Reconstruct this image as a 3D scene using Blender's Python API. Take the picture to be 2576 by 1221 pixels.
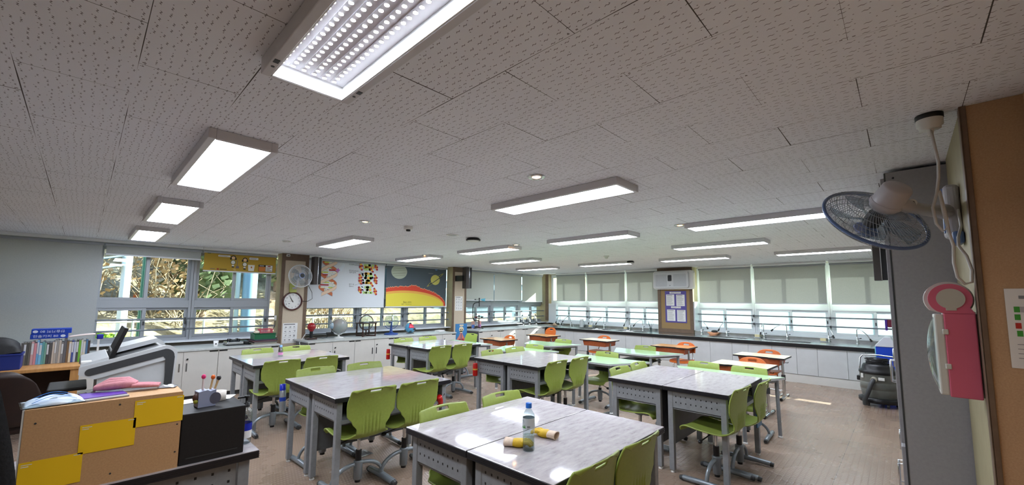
import bpy, math, random
from math import sin, cos, pi, radians
from mathutils import Vector, Matrix
for o in list(bpy.data.objects): bpy.data.objects.remove(o)
SC = bpy.context.scene
COL = SC.collection

# ------------------------------------------------------------------ camera
F_PX, CX, CY = 1027.618, 1293.119, 655.172
YAW, PIT, ROL, CAM_H = 0.7611622, 0.0963607, 0.0081039, 1.513
cd = bpy.data.cameras.new('camera'); cam = bpy.data.objects.new('camera', cd); COL.objects.link(cam)
_f = Vector((-sin(YAW)*cos(PIT), cos(YAW)*cos(PIT), sin(PIT)))
_r0 = Vector((cos(YAW), sin(YAW), 0)); _u0 = _r0.cross(_f)
_r = cos(ROL)*_r0 + sin(ROL)*_u0; _u = -sin(ROL)*_r0 + cos(ROL)*_u0
M = Matrix.Identity(4)
for i in range(3):
    M[i][0] = _r[i]; M[i][1] = _u[i]; M[i][2] = -_f[i]
M[2][3] = CAM_H
cam.matrix_world = M
cd.sensor_fit = 'HORIZONTAL'; cd.sensor_width = 36; cd.lens = F_PX/2576*36
cd.shift_x = (1288-CX)/2576; cd.shift_y = (CY-610.5)/2576
cd.clip_start = 0.02; cd.clip_end = 300
SC.camera = cam
# ------------------------------------------------------------------ exposure, sky, sun
SC.view_settings.view_transform = 'Standard'; SC.view_settings.look = 'None'
SC.view_settings.gamma = 1.0; SC.view_settings.use_curve_mapping = False
SC.view_settings.exposure = 1.38
W = bpy.data.worlds.new('sky'); SC.world = W; W.use_nodes = True
wn = W.node_tree; wn.nodes.clear()
wo = wn.nodes.new('ShaderNodeOutputWorld'); wb = wn.nodes.new('ShaderNodeBackground')
sk = wn.nodes.new('ShaderNodeTexSky'); sk.sky_type = 'NISHITA'; sk.sun_disc = False
SUN_DIR = Vector((-0.35, -1.0, -0.575)).normalized()
sk.sun_elevation = radians(28.5); sk.sun_rotation = math.atan2(0.35, 1.0)
sk.air_density = 1.0; sk.dust_density = 2.0; sk.ozone_density = 1.0
wb.inputs[1].default_value = 0.26
wn.links.new(sk.outputs[0], wb.inputs[0]); wn.links.new(wb.outputs[0], wo.inputs[0])
sl = bpy.data.lights.new('sun', 'SUN'); sl.energy = 12.0; sl.angle = radians(0.5); sl.color = (1.0, 0.96, 0.9)
sun = bpy.data.objects.new('sun', sl); COL.objects.link(sun)
sun.rotation_euler = SUN_DIR.to_track_quat('-Z', 'Y').to_euler()
sun.location = (3, 20, 12)
PANEL_E = 13.5      # ceiling panels

H = 2.345          # ceiling height
# ------------------------------------------------------------------ materials
def lin(c):
    return tuple((v/12.92 if v <= 0.04045 else ((v+0.055)/1.055)**2.4) for v in c)
def rgb(r, g, b): return lin((r/255, g/255, b/255)) + (1.0,)
MATS = {}
def mat(name, col, rough=0.5, metal=0.0, spec=0.5, emit=None, es=0.0, alpha=None, trans=0.0, coat=0.0, ior=1.45):
    if name in MATS: return MATS[name]
    m = bpy.data.materials.new(name); m.use_nodes = True
    b = m.node_tree.nodes['Principled BSDF']
    b.inputs['Base Color'].default_value = rgb(*col)
    b.inputs['Roughness'].default_value = rough; b.inputs['Metallic'].default_value = metal
    b.inputs['Specular IOR Level'].default_value = spec
    b.inputs['Transmission Weight'].default_value = trans; b.inputs['IOR'].default_value = ior
    b.inputs['Coat Weight'].default_value = coat
    if emit: b.inputs['Emission Color'].default_value = rgb(*emit); b.inputs['Emission Strength'].default_value = es
    if alpha is not None: b.inputs['Alpha'].default_value = alpha
    MATS[name] = m
    return m
class NG:
    """tiny helper to write shader maths"""
    def __init__(s, m): s.t = m.node_tree; s.n = s.t.nodes; s.l = s.t.links
    def node(s, ty, **kw):
        n = s.n.new(ty)
        for k, v in kw.items(): setattr(n, k, v)
        return n
    def put(s, sock, v):
        if hasattr(v, 'is_linked') or hasattr(v, 'links'): s.l.new(v, sock)
        else: sock.default_value = v
    def m(s, op, a, b=0.0, c=0.0):
        n = s.node('ShaderNodeMath', operation=op)
        s.put(n.inputs[0], a); s.put(n.inputs[1], b); s.put(n.inputs[2], c)
        return n.outputs[0]
    def mix(s, f, a, b):
        n = s.node('ShaderNodeMix', data_type='RGBA')
        s.put(n.inputs[0], f); s.put(n.inputs[6], a); s.put(n.inputs[7], b)
        return n.outputs[2]
    def pos(s, obj=False, normal=False):
        if obj: v = s.node('ShaderNodeTexCoord').outputs['Object']
        else: v = s.node('ShaderNodeNewGeometry').outputs['Position']
        x = s.node('ShaderNodeSeparateXYZ'); s.l.new(v, x.inputs[0])
        return v, x.outputs[0], x.outputs[1], x.outputs[2]
    def noise(s, v, scale, detail=3.0, rough=0.5, sc=None):
        if sc:
            mp = s.node('ShaderNodeMapping'); s.l.new(v, mp.inputs[0]); mp.inputs['Scale'].default_value = sc; v = mp.outputs[0]
        n = s.node('ShaderNodeTexNoise'); s.l.new(v, n.inputs['Vector'])
        n.inputs['Scale'].default_value = scale; n.inputs['Detail'].default_value = detail; n.inputs['Roughness'].default_value = rough
        return n.outputs['Fac']
    def ramp(s, f, stops):
        r = s.node('ShaderNodeValToRGB'); s.l.new(f, r.inputs[0])
        e = r.color_ramp.elements
        while len(e) > 1: e.remove(e[0])
        e[0].position = stops[0][0]; e[0].color = stops[0][1]
        for p, c in stops[1:]:
            q = e.new(p); q.color = c
        return r.outputs[0]
    def bump(s, h, strength=0.3, dist=0.002):
        b = s.node('ShaderNodeBump'); b.inputs['Strength'].default_value = strength; b.inputs['Distance'].default_value = dist
        s.l.new(h, b.inputs['Height']); return b.outputs[0]
def pbsdf(m): return m.node_tree.nodes['Principled BSDF']
def noisy(name, c1, c2, scale=8, rough=0.5, metal=0.0, sc=None, detail=4, obj=True, bump=0.0, spec=0.5):
    if name in MATS: return MATS[name]
    m = mat(name, c1, rough, metal, spec); g = NG(m); b = pbsdf(m)
    v = g.pos(obj)[0]
    f = g.noise(v, scale, detail, 0.6, sc)
    r = g.ramp(f, [(0.3, rgb(*c1)), (0.7, rgb(*c2))])
    g.l.new(r, b.inputs['Base Color'])
    if bump: g.l.new(g.bump(f, bump, 0.003), b.inputs['Normal'])
    return m
# ceiling: brick-laid mineral tiles with joints, squiggles and pin holes
def ceiling_mat():
    m = mat('ceiling_tile', (206, 202, 200), 0.9, spec=0.2); g = NG(m); b = pbsdf(m)
    v, x, y, z = g.pos()
    A = 0.3085
    vy = g.m('DIVIDE', g.m('SUBTRACT', y, 1.0), A)
    row = g.m('FLOOR', vy); fy = g.m('FRACT', vy)
    par = g.m('MODULO', g.m('ADD', row, 101.0), 2.0)
    ux = g.m('DIVIDE', g.m('ADD', g.m('ADD', x, 0.698), g.m('MULTIPLY', par, A)), 2*A)
    fx = g.m('FRACT', g.m('ADD', ux, 40.0))
    dy = g.m('MULTIPLY', g.m('MINIMUM', fy, g.m('SUBTRACT', 1.0, fy)), A)
    dx = g.m('MULTIPLY', g.m('MINIMUM', fx, g.m('SUBTRACT', 1.0, fx)), 2*A)
    wv = g.noise(v, 1.7, 2.0)
    jw = g.m('MULTIPLY', g.m('MAXIMUM', g.m('SUBTRACT', wv, 0.36), 0.0), 0.006)
    joint = g.m('MAXIMUM', g.m('LESS_THAN', dy, jw), g.m('LESS_THAN', dx, g.m('ADD', jw, 0.0004)))
    # squiggles on a jittered grid
    def marks(px, py, ax, ay, wob, seed, dens):
        cu = g.m('ADD', g.m('DIVIDE', x, px), seed); cv = g.m('ADD', g.m('DIVIDE', y, py), seed*1.37)
        iu = g.m('FLOOR', cu); iv = g.m('FLOOR', cv)
        co = g.node('ShaderNodeCombineXYZ'); g.put(co.inputs[0], iu); g.put(co.inputs[1], iv)
        wn_ = g.node('ShaderNodeTexWhiteNoise', noise_dimensions='2D'); g.l.new(co.outputs[0], wn_.inputs[0])
        sp = g.node('ShaderNodeSeparateColor'); g.l.new(wn_.outputs['Color'], sp.inputs[0])
        ex = g.m('MULTIPLY', g.m('SUBTRACT', g.m('SUBTRACT', g.m('FRACT', cu), 0.5), g.m('MULTIPLY', g.m('SUBTRACT', sp.outputs[0], 0.5), 0.35)), px)
        ey = g.m('MULTIPLY', g.m('SUBTRACT', g.m('SUBTRACT', g.m('FRACT', cv), 0.5), g.m('MULTIPLY', g.m('SUBTRACT', sp.outputs[1], 0.5), 0.5)), py)
        if wob: ey = g.m('SUBTRACT', ey, g.m('MULTIPLY', g.m('SINE', g.m('MULTIPLY', ex, 480.0)), wob))
        q = g.m('ADD', g.m('POWER', g.m('ABSOLUTE', g.m('DIVIDE', ex, ax)), 2.0), g.m('POWER', g.m('ABSOLUTE', g.m('DIVIDE', ey, ay)), 2.0))
        return g.m('MULTIPLY', g.m('LESS_THAN', q, 1.0), g.m('LESS_THAN', sp.outputs[2], dens))
    sq = marks(0.044, 0.0309, 0.0105, 0.0017, 0.0016, 3.3, 0.92)
    dt = marks(0.044, 0.0309, 0.0022, 0.0017, 0.0, 7.83, 0.9)
    # screw heads by the tile corners
    cr = g.m('MULTIPLY', g.m('LESS_THAN', g.m('ABSOLUTE', g.m('SUBTRACT', dx, 0.016)), 0.004), g.m('LESS_THAN', g.m('ABSOLUTE', g.m('SUBTRACT', dy, 0.012)), 0.003))
    base = g.mix(g.noise(v, 3.0, 3.0), rgb(228, 230, 236), rgb(236, 238, 243))
    c = g.mix(g.m('MAXIMUM', sq, dt), base, rgb(136, 132, 135))
    c = g.mix(cr, c, rgb(140, 136, 135))
    c = g.mix(joint, c, rgb(84, 80, 78))
    g.l.new(c, b.inputs['Base Color'])
    h = g.m('SUBTRACT', 1.0, g.m('MAXIMUM', joint, sq))
    g.l.new(g.bump(h, 0.25, 0.002), b.inputs['Normal'])
    return m
def floor_mat():
    m = mat('floor_vinyl', (150, 132, 118), 0.3); g = NG(m); b = pbsdf(m)
    v, x, y, z = g.pos()
    st = g.m('DIVIDE', x, 0.045); col = g.m('FLOOR', st); fx = g.m('FRACT', g.m('ADD', st, 400.0))
    hatch = g.m('SINE', g.m('ADD', g.m('MULTIPLY', y, 2*pi/0.024), g.m('MULTIPLY', col, pi)))
    gro = g.m('MINIMUM', g.m('MULTIPLY', g.m('MINIMUM', fx, g.m('SUBTRACT', 1.0, fx)), 7.0), 1.0)
    lump = g.m('MULTIPLY', g.m('ADD', g.m('MULTIPLY', hatch, 0.4), 0.6), gro)
    n1 = g.noise(v, 1.1, 4.0); n2 = g.noise(v, 60.0, 3.0)
    c = g.ramp(n1, [(0.3, rgb(132, 110, 94)), (0.7, rgb(156, 132, 113))])
    c = g.mix(g.m('MULTIPLY', lump, 0.35), c, rgb(176, 158, 140))
    c = g.mix(g.m('MULTIPLY', n2, 0.2), c, rgb(110, 95, 86))
    # welded sheet seams
    fs = g.m('FRACT', g.m('DIVIDE', g.m('ADD', x, 20.33), 1.8))
    c = g.mix(g.m('LESS_THAN', fs, 0.002), c, rgb(92, 80, 72))
    g.l.new(c, b.inputs['Base Color'])
    r = g.m('ADD', 0.15, g.m('MULTIPLY', g.noise(v, 2.2, 4.0), 0.24)); g.l.new(r, b.inputs['Roughness'])
    g.l.new(g.bump(lump, 0.35, 0.003), b.inputs['Normal'])
    return m
def marble_mat():
    m = mat('marbled_laminate', (214, 209, 213), 0.06); g = NG(m); b = pbsdf(m)
    v = g.pos()[0]
    d = g.noise(v, 6.0, 2.0)
    n = g.noise(v, 9.0, 8.0, 0.72, (4.0, 1.1, 1.0))
    c = g.ramp(n, [(0.30, rgb(138, 131, 137)), (0.42, rgb(176, 170, 174)), (0.62, rgb(194, 189, 191))])
    c = g.mix(g.m('MULTIPLY', d, 0.3), c, rgb(188, 179, 177))
    g.l.new(c, b.inputs['Base Color'])
    return m
def glass_mat(name, tint, edge=0.03, rough=0.0):
    m = bpy.data.materials.new(name); m.use_nodes = True; n = m.node_tree.nodes; l = m.node_tree.links
    n.remove(n['Principled BSDF']); out = n['Material Output']
    t = n.new('ShaderNodeBsdfTransparent'); t.inputs[0].default_value = rgb(*tint)
    gl = n.new('ShaderNodeBsdfGlossy'); gl.inputs['Roughness'].default_value = rough
    lw = n.new('ShaderNodeLayerWeight'); lw.inputs[0].default_value = 0.5; g = NG(m)
    fr = g.m('ADD', g.m('MULTIPLY', g.m('POWER', lw.outputs['Facing'], 3.0), 0.6), edge)
    mx = n.new('ShaderNodeMixShader'); l.new(fr, mx.inputs[0])
    l.new(t.outputs[0], mx.inputs[1]); l.new(gl.outputs[0], mx.inputs[2]); l.new(mx.outputs[0], out.inputs[0])
    MATS[name] = m; return m
def cloth_mat(name, col, tcol, tw, nz=0.0):
    """woven cloth or frosted sheet: diffuse plus light shining through"""
    m = bpy.data.materials.new(name); m.use_nodes = True; n = m.node_tree.nodes; l = m.node_tree.links
    n.remove(n['Principled BSDF']); out = n['Material Output']
    d = n.new('ShaderNodeBsdfDiffuse'); d.inputs[0].default_value = rgb(*col)
    t = n.new('ShaderNodeBsdfTranslucent'); t.inputs[0].default_value = rgb(*tcol)
    mx = n.new('ShaderNodeMixShader'); mx.inputs[0].default_value = tw
    l.new(d.outputs[0], mx.inputs[1]); l.new(t.outputs[0], mx.inputs[2]); l.new(mx.outputs[0], out.inputs[0])
    if nz:
        g = NG(m); v = g.pos(True)[0]; f = g.noise(v, 90.0, 2.0)
        g.l.new(g.mix(g.m('MULTIPLY', f, nz), rgb(*col), rgb(*[c*0.75 for c in col])), d.inputs[0])
    MATS[name] = m; return m
def emis(name, col, s):
    m = bpy.data.materials.new(name); m.use_nodes = True; n = m.node_tree.nodes
    n.remove(n['Principled BSDF']); e = n.new('ShaderNodeEmission')
    e.inputs[0].default_value = rgb(*col); e.inputs[1].default_value = s
    m.node_tree.links.new(e.outputs[0], n['Material Output'].inputs[0]); MATS[name] = m; return m

m_ceil = ceiling_mat(); m_floor = floor_mat(); m_marble = marble_mat()
m_glass = glass_mat('window_glass', (235, 244, 242)); m_clear = glass_mat('clear_plastic', (228, 236, 238), 0.07, 0.05)
m_frost = cloth_mat('frosted_film', (196, 214, 216), (222, 243, 246), 0.34)
m_blind = cloth_mat('blind_cloth', (190, 196, 187), (206, 208, 198), 0.03, 0.4)
m_blindL = cloth_mat('blind_cloth_grey', (172, 175, 175), (206, 208, 204), 0.13, 0.4)
m_panel = emis('light_panel', (233, 241, 255), PANEL_E)
m_alu = mat('white_aluminium', (214, 218, 222), 0.35, 0.0); m_alug = mat('grey_aluminium', (158, 163, 168), 0.35, 0.2)
m_chrome = mat('chrome', (205, 208, 210), 0.15, 1.0); m_steel = noisy('brushed_steel', (150, 152, 152), (186, 188, 186), 6, 0.24, 0.9, (1, 12, 1))
m_track = mat('track_aluminium', (232, 235, 235), 0.3, 0.15)
m_rail = mat('rail_metal', (112, 118, 124), 0.35, 0.5)
m_white = mat('white_plastic', (222, 222, 218), 0.35); m_black = mat('black_plastic', (22, 22, 24), 0.4); m_dark = mat('dark_grey_plastic', (58, 60, 62), 0.45)
m_frame = mat('lamp_frame_grey', (206, 205, 208), 0.45, 0.0); m_shade = mat('lamp_inner_white', (236, 238, 240), 0.35)
m_legm = noisy('grey_painted_steel', (132, 135, 138), (146, 149, 152), 30, 0.4); m_panelm = noisy('dark_grey_painted_steel', (84, 86, 88), (96, 98, 100), 20, 0.45)
m_edge = mat('black_table_edge', (34, 32, 36), 0.4)
m_green = noisy('green_chair_plastic', (140, 156, 70), (148, 164, 76), 50, 0.38); m_cbase = mat('blue_grey_chair_metal', (136, 144, 150), 0.3, 0.35)
m_orange = noisy('orange_chair_plastic', (196, 98, 40), (206, 108, 46), 40, 0.4); m_tray = noisy('orange_brown_tray', (150, 72, 34), (165, 84, 42), 30, 0.45)
m_mint = mat('mint_table_top', (182, 222, 176), 0.14, coat=0.3); m_gedge = mat('pale_grey_edge', (188, 190, 190), 0.4)
m_cream = noisy('cream_desk_top', (228, 216, 190), (220, 200, 168), 3, 0.25); m_tan = noisy('tan_desk_top', (206, 158, 106), (190, 140, 92), 3, 0.25, sc=(1, 8, 1))
m_cab = noisy('cabinet_white', (196, 194, 188), (204, 202, 196), 4, 0.35); m_sinkcab = noisy('sink_cabinet_pale', (186, 188, 188), (196, 198, 198), 4, 0.3)
m_ctop = noisy('grey_worktop', (176, 180, 178), (192, 196, 194), 25, 0.28); m_cside = mat('cabinet_side_grey', (92, 92, 96), 0.45)
m_wall = noisy('painted_wall', (188, 184, 172), (196, 192, 180), 6, 0.7); m_trimb = noisy('brown_panel_trim', (104, 84, 68), (116, 96, 78), 14, 0.5)
m_cork = noisy('cream_pinboard', (206, 192, 170), (196, 180, 158), 120, 0.85, bump=0.2); m_corkt = noisy('tan_pinboard', (158, 132, 92), (148, 122, 82), 120, 0.85, bump=0.2)
m_corkb = noisy('brown_pinboard', (196, 162, 126), (182, 148, 112), 160, 0.85, bump=0.3); m_pillar = noisy('olive_cream_paint', (150, 140, 108), (160, 150, 118), 8, 0.6)
m_locker = noisy('grey_locker_steel', (150, 148, 150), (158, 156, 158), 60, 0.5)
m_paper = mat('paper', (232, 232, 230), 0.7); m_ink = mat('ink', (40, 40, 44), 0.7); m_inkg = mat('grey_ink', (130, 132, 136), 0.7)
# ------------------------------------------------------------------ mesh helpers
class MB:
    def __init__(s): s.v = []; s.f = []; s.mi = []; s.sm = []
    def add(s, vs, fs, m=0, smooth=False):
        b = len(s.v); s.v += [tuple(p) for p in vs]
        for q in fs: s.f.append([b+i for i in q]); s.mi.append(m); s.sm.append(smooth)
        return s
    def bx(s, x0, x1, y0, y1, z0, z1, m=0, rot=None, about=None):
        vs = [Vector((x, y, z)) for z in (z0, z1) for y in (y0, y1) for x in (x0, x1)]
        if rot is not None:
            c = Vector(about) if about else Vector(((x0+x1)/2, (y0+y1)/2, (z0+z1)/2))
            vs = [rot @ (p-c)+c for p in vs]
        return s.add(vs, [(0, 2, 3, 1), (4, 5, 7, 6), (0, 1, 5, 4), (2, 6, 7, 3), (0, 4, 6, 2), (1, 3, 7, 5)], m)
    def ring(s, c, a, b, r, n):
        return [c + a*(r*cos(2*pi*i/n)) + b*(r*sin(2*pi*i/n)) for i in range(n)]
    def cyl(s, p0, p1, r0, r1=None, n=16, m=0, caps=True):
        p0 = Vector(p0); p1 = Vector(p1); r1 = r0 if r1 is None else r1
        d = (p1-p0).normalized(); a = d.orthogonal().normalized(); b = d.cross(a)
        v = s.ring(p0, a, b, r0, n)+s.ring(p1, a, b, r1, n)
        s.add(v, [(i, (i+1) % n, n+(i+1) % n, n+i) for i in range(n)], m, True)
        if caps: s.add(v, [tuple(reversed(range(n))), tuple(range(n, 2*n))], m, False)
        return s
    def tube(s, pts, r, n=10, m=0, closed=False, rs=None, flat=1.0):
        P = [Vector(p) for p in pts]; k = len(P); V = []; nrm = None
        for i in range(k):
            a = P[(i-1) % k] if (closed or i > 0) else P[i]; b = P[(i+1) % k] if (closed or i < k-1) else P[i]
            t = (b-a).normalized()
            if nrm is None: nrm = t.orthogonal().normalized()
            nrm = (nrm - t*nrm.dot(t)); nrm = nrm.normalized() if nrm.length > 1e-6 else t.orthogonal().normalized()
            q = t.cross(nrm); rr = rs[i] if rs else r
            V += [P[i]+nrm*(rr*cos(2*pi*j/n))+q*(rr*flat*sin(2*pi*j/n)) for j in range(n)]
        F = []
        for i in range(k if closed else k-1):
            for j in range(n):
                F.append((i*n+j, i*n+(j+1) % n, ((i+1) % k)*n+(j+1) % n, ((i+1) % k)*n+j))
        s.add(V, F, m, True)
        if not closed: s.add(V, [tuple(reversed(range(n))), tuple(range((k-1)*n, k*n))], m)
        return s
    def lathe(s, prof, c=(0, 0, 0), n=24, m=0, axis=None, smooth=True, caps=True):
        c = Vector(c); ax = Vector(axis).normalized() if axis else Vector((0, 0, 1))
        a = ax.orthogonal().normalized() if axis else Vector((1, 0, 0)); b = ax.cross(a)
        V = []; k = len(prof)
        for r, z in prof: V += [c+ax*z+a*(r*cos(2*pi*j/n))+b*(r*sin(2*pi*j/n)) for j in range(n)]
        F = [(i*n+j, i*n+(j+1) % n, (i+1)*n+(j+1) % n, (i+1)*n+j) for i in range(k-1) for j in range(n)]
        s.add(V, F, m, smooth)
        if len(prof) < 3 or prof[0] == prof[-1]: caps = False
        if caps and prof[0][0] > 1e-5: s.add(V, [tuple(reversed(range(n)))], m)
        if caps and prof[-1][0] > 1e-5: s.add(V, [tuple(range((k-1)*n, k*n))], m)
        return s
    def ball(s, c, r, nu=20, nv=12, m=0, sc=(1, 1, 1), rot=None, v0=0.0, v1=1.0, u0=0.0, u1=1.0):
        c = Vector(c); V = []; full = (u1-u0 >= 0.999)
        cols = nu if full else nu+1
        for i in range(nv+1):
            th = pi*(v0+(v1-v0)*i/nv)
            for j in range(cols):
                ph = 2*pi*(u0+(u1-u0)*j/nu)
                p = Vector((r*sc[0]*sin(th)*cos(ph), r*sc[1]*sin(th)*sin(ph), r*sc[2]*cos(th)))
                if rot is not None: p = rot @ p
                V.append(c+p)
        F = []
        for i in range(nv):
            for j in range(nu):
                j2 = (j+1) % cols if full else j+1
                F.append((i*cols+j, (i+1)*cols+j, (i+1)*cols+j2, i*cols+j2))
        return s.add(V, F, m, True)
    def prism(s, pts, d, m=0, smooth=False, mcap=None):
        """closed outline of 3d points, pushed along d"""
        P = [Vector(p) for p in pts]; d = Vector(d); n = len(P)
        V = P+[p+d for p in P]
        s.add(V, [(i, (i+1) % n, n+(i+1) % n, n+i) for i in range(n)], m, smooth)
        s.add(V, [tuple(reversed(range(n))), tuple(range(n, 2*n))], m if mcap is None else mcap)
        return s
    def grid(s, fn, nu, nv, m=0, skip=None, smooth=True, closed_u=False):
        V = [fn(i/nu, j/nv) for j in range(nv+1) for i in range(nu+1)]
        F = [(j*(nu+1)+i, j*(nu+1)+i+1, (j+1)*(nu+1)+i+1, (j+1)*(nu+1)+i) for j in range(nv) for i in range(nu) if not (skip and skip(i, j))]
        return s.add(V, F, m, smooth)
    # flat artwork in the local x-z plane, facing -y, stacked by layer
    def flat(s, pts, layer=1, m=0):
        y = -0.0006*layer
        return s.add([(p[0], y, p[1]) for p in pts], [tuple(range(len(pts)))], m)
    def rect(s, x0, x1, z0, z1, layer=1, m=0): return s.flat([(x0, z0), (x1, z0), (x1, z1), (x0, z1)], layer, m)
    def disc(s, cx, cz, rx, rz=None, layer=1, m=0, n=28, a=0.0):
        rz = rx if rz is None else rz
        return s.flat([(cx+rx*cos(2*pi*i/n)*cos(a)-rz*sin(2*pi*i/n)*sin(a), cz+rx*cos(2*pi*i/n)*sin(a)+rz*sin(2*pi*i/n)*cos(a)) for i in range(n)], layer, m)
    def line(s, p, q, w, layer=1, m=0):
        dx, dz = q[0]-p[0], q[1]-p[1]; L = math.hypot(dx, dz) or 1; nx, nz = -dz/L*w/2, dx/L*w/2
        return s.flat([(p[0]-nx, p[1]-nz), (q[0]-nx, q[1]-nz), (q[0]+nx, q[1]+nz), (p[0]+nx, p[1]+nz)], layer, m)
    def lines(s, x0, x1, z0, z1, n, layer=1, m=0, fill=0.45, rnd=None, seed=1):
        rr = random.Random(seed); h = (z1-z0)/n
        for i in range(n):
            e = x1-(x1-x0)*rr.uniform(0, 0.4); z = z1-(i+0.5)*h
            s.rect(x0, e, z-h*fill/2, z+h*fill/2, layer, m)
        return s
    def build(s, name, mats, parent=None, loc=None, rz=None, bevel=0.0, seg=2, solid=0.0, sub=0, weld=False, off=0.0):
        me = bpy.data.meshes.new(name); me.from_pydata(s.v, [], s.f)
        for mm in (mats if isinstance(mats, (list, tuple)) else [mats]): me.materials.append(mm)
        me.polygons.foreach_set('material_index', s.mi); me.polygons.foreach_set('use_smooth', s.sm)
        me.update()
        o = bpy.data.objects.new(name, me); COL.objects.link(o)
        if parent: o.parent = parent
        if loc: o.location = loc
        if rz is not None: o.rotation_euler = (0, 0, rz)
        if weld:
            w = o.modifiers.new('weld', 'WELD'); w.merge_threshold = 0.0002
        if solid:
            q = o.modifiers.new('solid', 'SOLIDIFY'); q.thickness = solid; q.offset = off
        if bevel:
            q = o.modifiers.new('bevel', 'BEVEL'); q.width = bevel; q.segments = seg; q.limit_method = 'ANGLE'; q.angle_limit = radians(50)
        if sub:
            q = o.modifiers.new('sub', 'SUBSURF'); q.levels = sub; q.render_levels = sub
        return o
def tag(o, label, cat, group=None, kind=None):
    if label: o['label'] = label
    if cat: o['category'] = cat
    if group: o['group'] = group
    if kind: o['kind'] = kind
    return o
def thing(name, label, cat, loc=(0, 0, 0), rz=0.0, group=None):
    o = bpy.data.objects.new(name, None); COL.objects.link(o); o.empty_display_size = 0.1
    o.location = loc; o.rotation_euler = (0, 0, rz)
    return tag(o, label, cat, group)
def struct(name, mb, mats, parent=None, loc=None, rz=None, bevel=0.0):
    o = mb.build(name, mats, parent, loc, rz, bevel)
    if not parent: o['kind'] = 'structure'
    return o
def sroot(name, loc=(0, 0, 0), rz=0.0):
    o = bpy.data.objects.new(name, None); COL.objects.link(o); o.location = loc; o.rotation_euler = (0, 0, rz); o['kind'] = 'structure'
    return o
def dup(root, loc, rz, label=None, group=None):
    r = root.copy(); COL.objects.link(r); r.location = loc; r.rotation_euler = (0, 0, rz)
    if label: r['label'] = label
    if group: r['group'] = group
    for ch in list(root.children):
        c = ch.copy(); COL.objects.link(c); c.parent = r
        for g in ch.children:
            d = g.copy(); COL.objects.link(d); d.parent = c
    return r
def text(body, size, m, parent, x, z, y=-0.002, name='lettering', align='CENTER', ext=0.0, rx=pi/2, ry=0.0, rzz=0.0, sx=1.0):
    cu = bpy.data.curves.new('t', 'FONT'); cu.body = body; cu.size = size; cu.align_x = align; cu.align_y = 'CENTER'; cu.extrude = ext; cu.resolution_u = 3
    t = bpy.data.objects.new('t', cu); COL.objects.link(t)
    bpy.context.view_layer.update()
    me = bpy.data.meshes.new_from_object(t.evaluated_get(bpy.context.evaluated_depsgraph_get()))
    bpy.data.objects.remove(t); bpy.data.curves.remove(cu)
    me.materials.clear(); me.materials.append(m)
    o = bpy.data.objects.new(name, me); COL.objects.link(o); o.parent = parent
    o.location = (x, y, z); o.rotation_euler = (rx, ry, rzz); o.scale = (sx, 1, 1)
    return o
L90 = pi/2     # things on the left wall: local x runs towards the sinks, local -y into the room
def arc(cx, cz, r, a0, a1, n): return [(cx+r*cos(a0+(a1-a0)*i/n), cz+r*sin(a0+(a1-a0)*i/n)) for i in range(n+1)]
def rrect(x0, x1, z0, z1, r, n=5):
    return arc(x1-r, z1-r, r, 0, pi/2, n)+arc(x0+r, z1-r, r, pi/2, pi, n)+arc(x0+r, z0+r, r, pi, 1.5*pi, n)+arc(x1-r, z0+r, r, 1.5*pi, 2*pi, n)

# ------------------------------------------------------------------ room shell
XL = -8.60; YB = 10.45
struct('floor', MB().bx(-8.9, 0.9, -2.8, 10.9, -0.1, 0.0), m_floor)
struct('ceiling', MB().bx(-8.9, 0.9, -2.8, 10.9, H, H+0.1), m_ceil)
struct('wall_front', MB().bx(-8.9, 0.9, -2.9, -2.8, 0, H), m_wall)
struct('wall_right', MB().bx(0.39, 0.9, -2.8, 2.515, 0, H, 0).bx(0.39, 0.9, 2.515, 10.9, 0, H, 1), [m_corkb, m_wall])
# pillar with the brown pinboard, at the near right
wp = struct('wall_right_pillar', MB().bx(0.222, 0.9, 2.53, 3.39, 0, H), m_pillar)
MB().bx(0.224, 0.5, 2.512, 2.53, 0, H-0.001).build('pinboard', m_corkb, wp)
MB().bx(0.214, 0.236, 2.502, 2.53, 0, H-0.001).bx(0.2145, 0.222, 2.502, 2.56, 0, H-0.001).build('corner_trim', m_trimb, wp, bevel=0.003)
# left wall: strips under the windows and the solid part by the front
wl = struct('wall_left', MB().bx(XL-0.1, XL, -2.8, 10.9, 0, 0.80).bx(XL-0.1, XL, -2.8, -1.10, 0.8, H).bx(XL-0.1, XL, -2.8, 10.9, 2.31, H), m_wall)
wbk = struct('wall_back', MB().bx(-8.9, 0.9, YB, YB+0.1, 0, 0.80).bx(-8.9, 0.9, YB, YB+0.1, 2.31, H).bx(0.25, 0.9, YB, YB+0.1, 0.8, 2.31), m_wall)
def pillar(name, y0, y1, board=True):
    w = y1-y0
    r = sroot(name, (-8.35, y0, 0), L90)
    MB().bx(0, w, 0.012, 0.25, 0, H-0.001).build('pillar_core', m_pillar, r)
    MB().bx(0, 0.062, 0, 0.012, 0, H-0.001).bx(w-0.062, w, 0, 0.012, 0, H-0.001).bx(0.062, w-0.062, 0, 0.012, H-0.13, H-0.001).build('board_frame', m_trimb, r)
    MB().bx(0.062, w-0.062, 0.004, 0.012, 0, H-0.13).build('pinboard', m_cork, r)
    return r
pillar('wall_left_pillar_1', 2.506, 2.985)
pillar('wall_left_pillar_2', 6.50, 6.955)
# corner pillar
cp = sroot('wall_corner_pillar')
MB().bx(-8.8, -8.30, 10.33, 10.9, 0, H-0.001).build('pillar_core', m_pillar, cp)
MB().bx(-8.42, -8.29, 10.322, 10.33, 0.86, H-0.002).build('board', m_trimb, cp)
MB().bx(-8.8, -8.28, 10.318, 10.33, 0.735, 0.80).build('skirting', m_trimb, cp)
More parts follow.
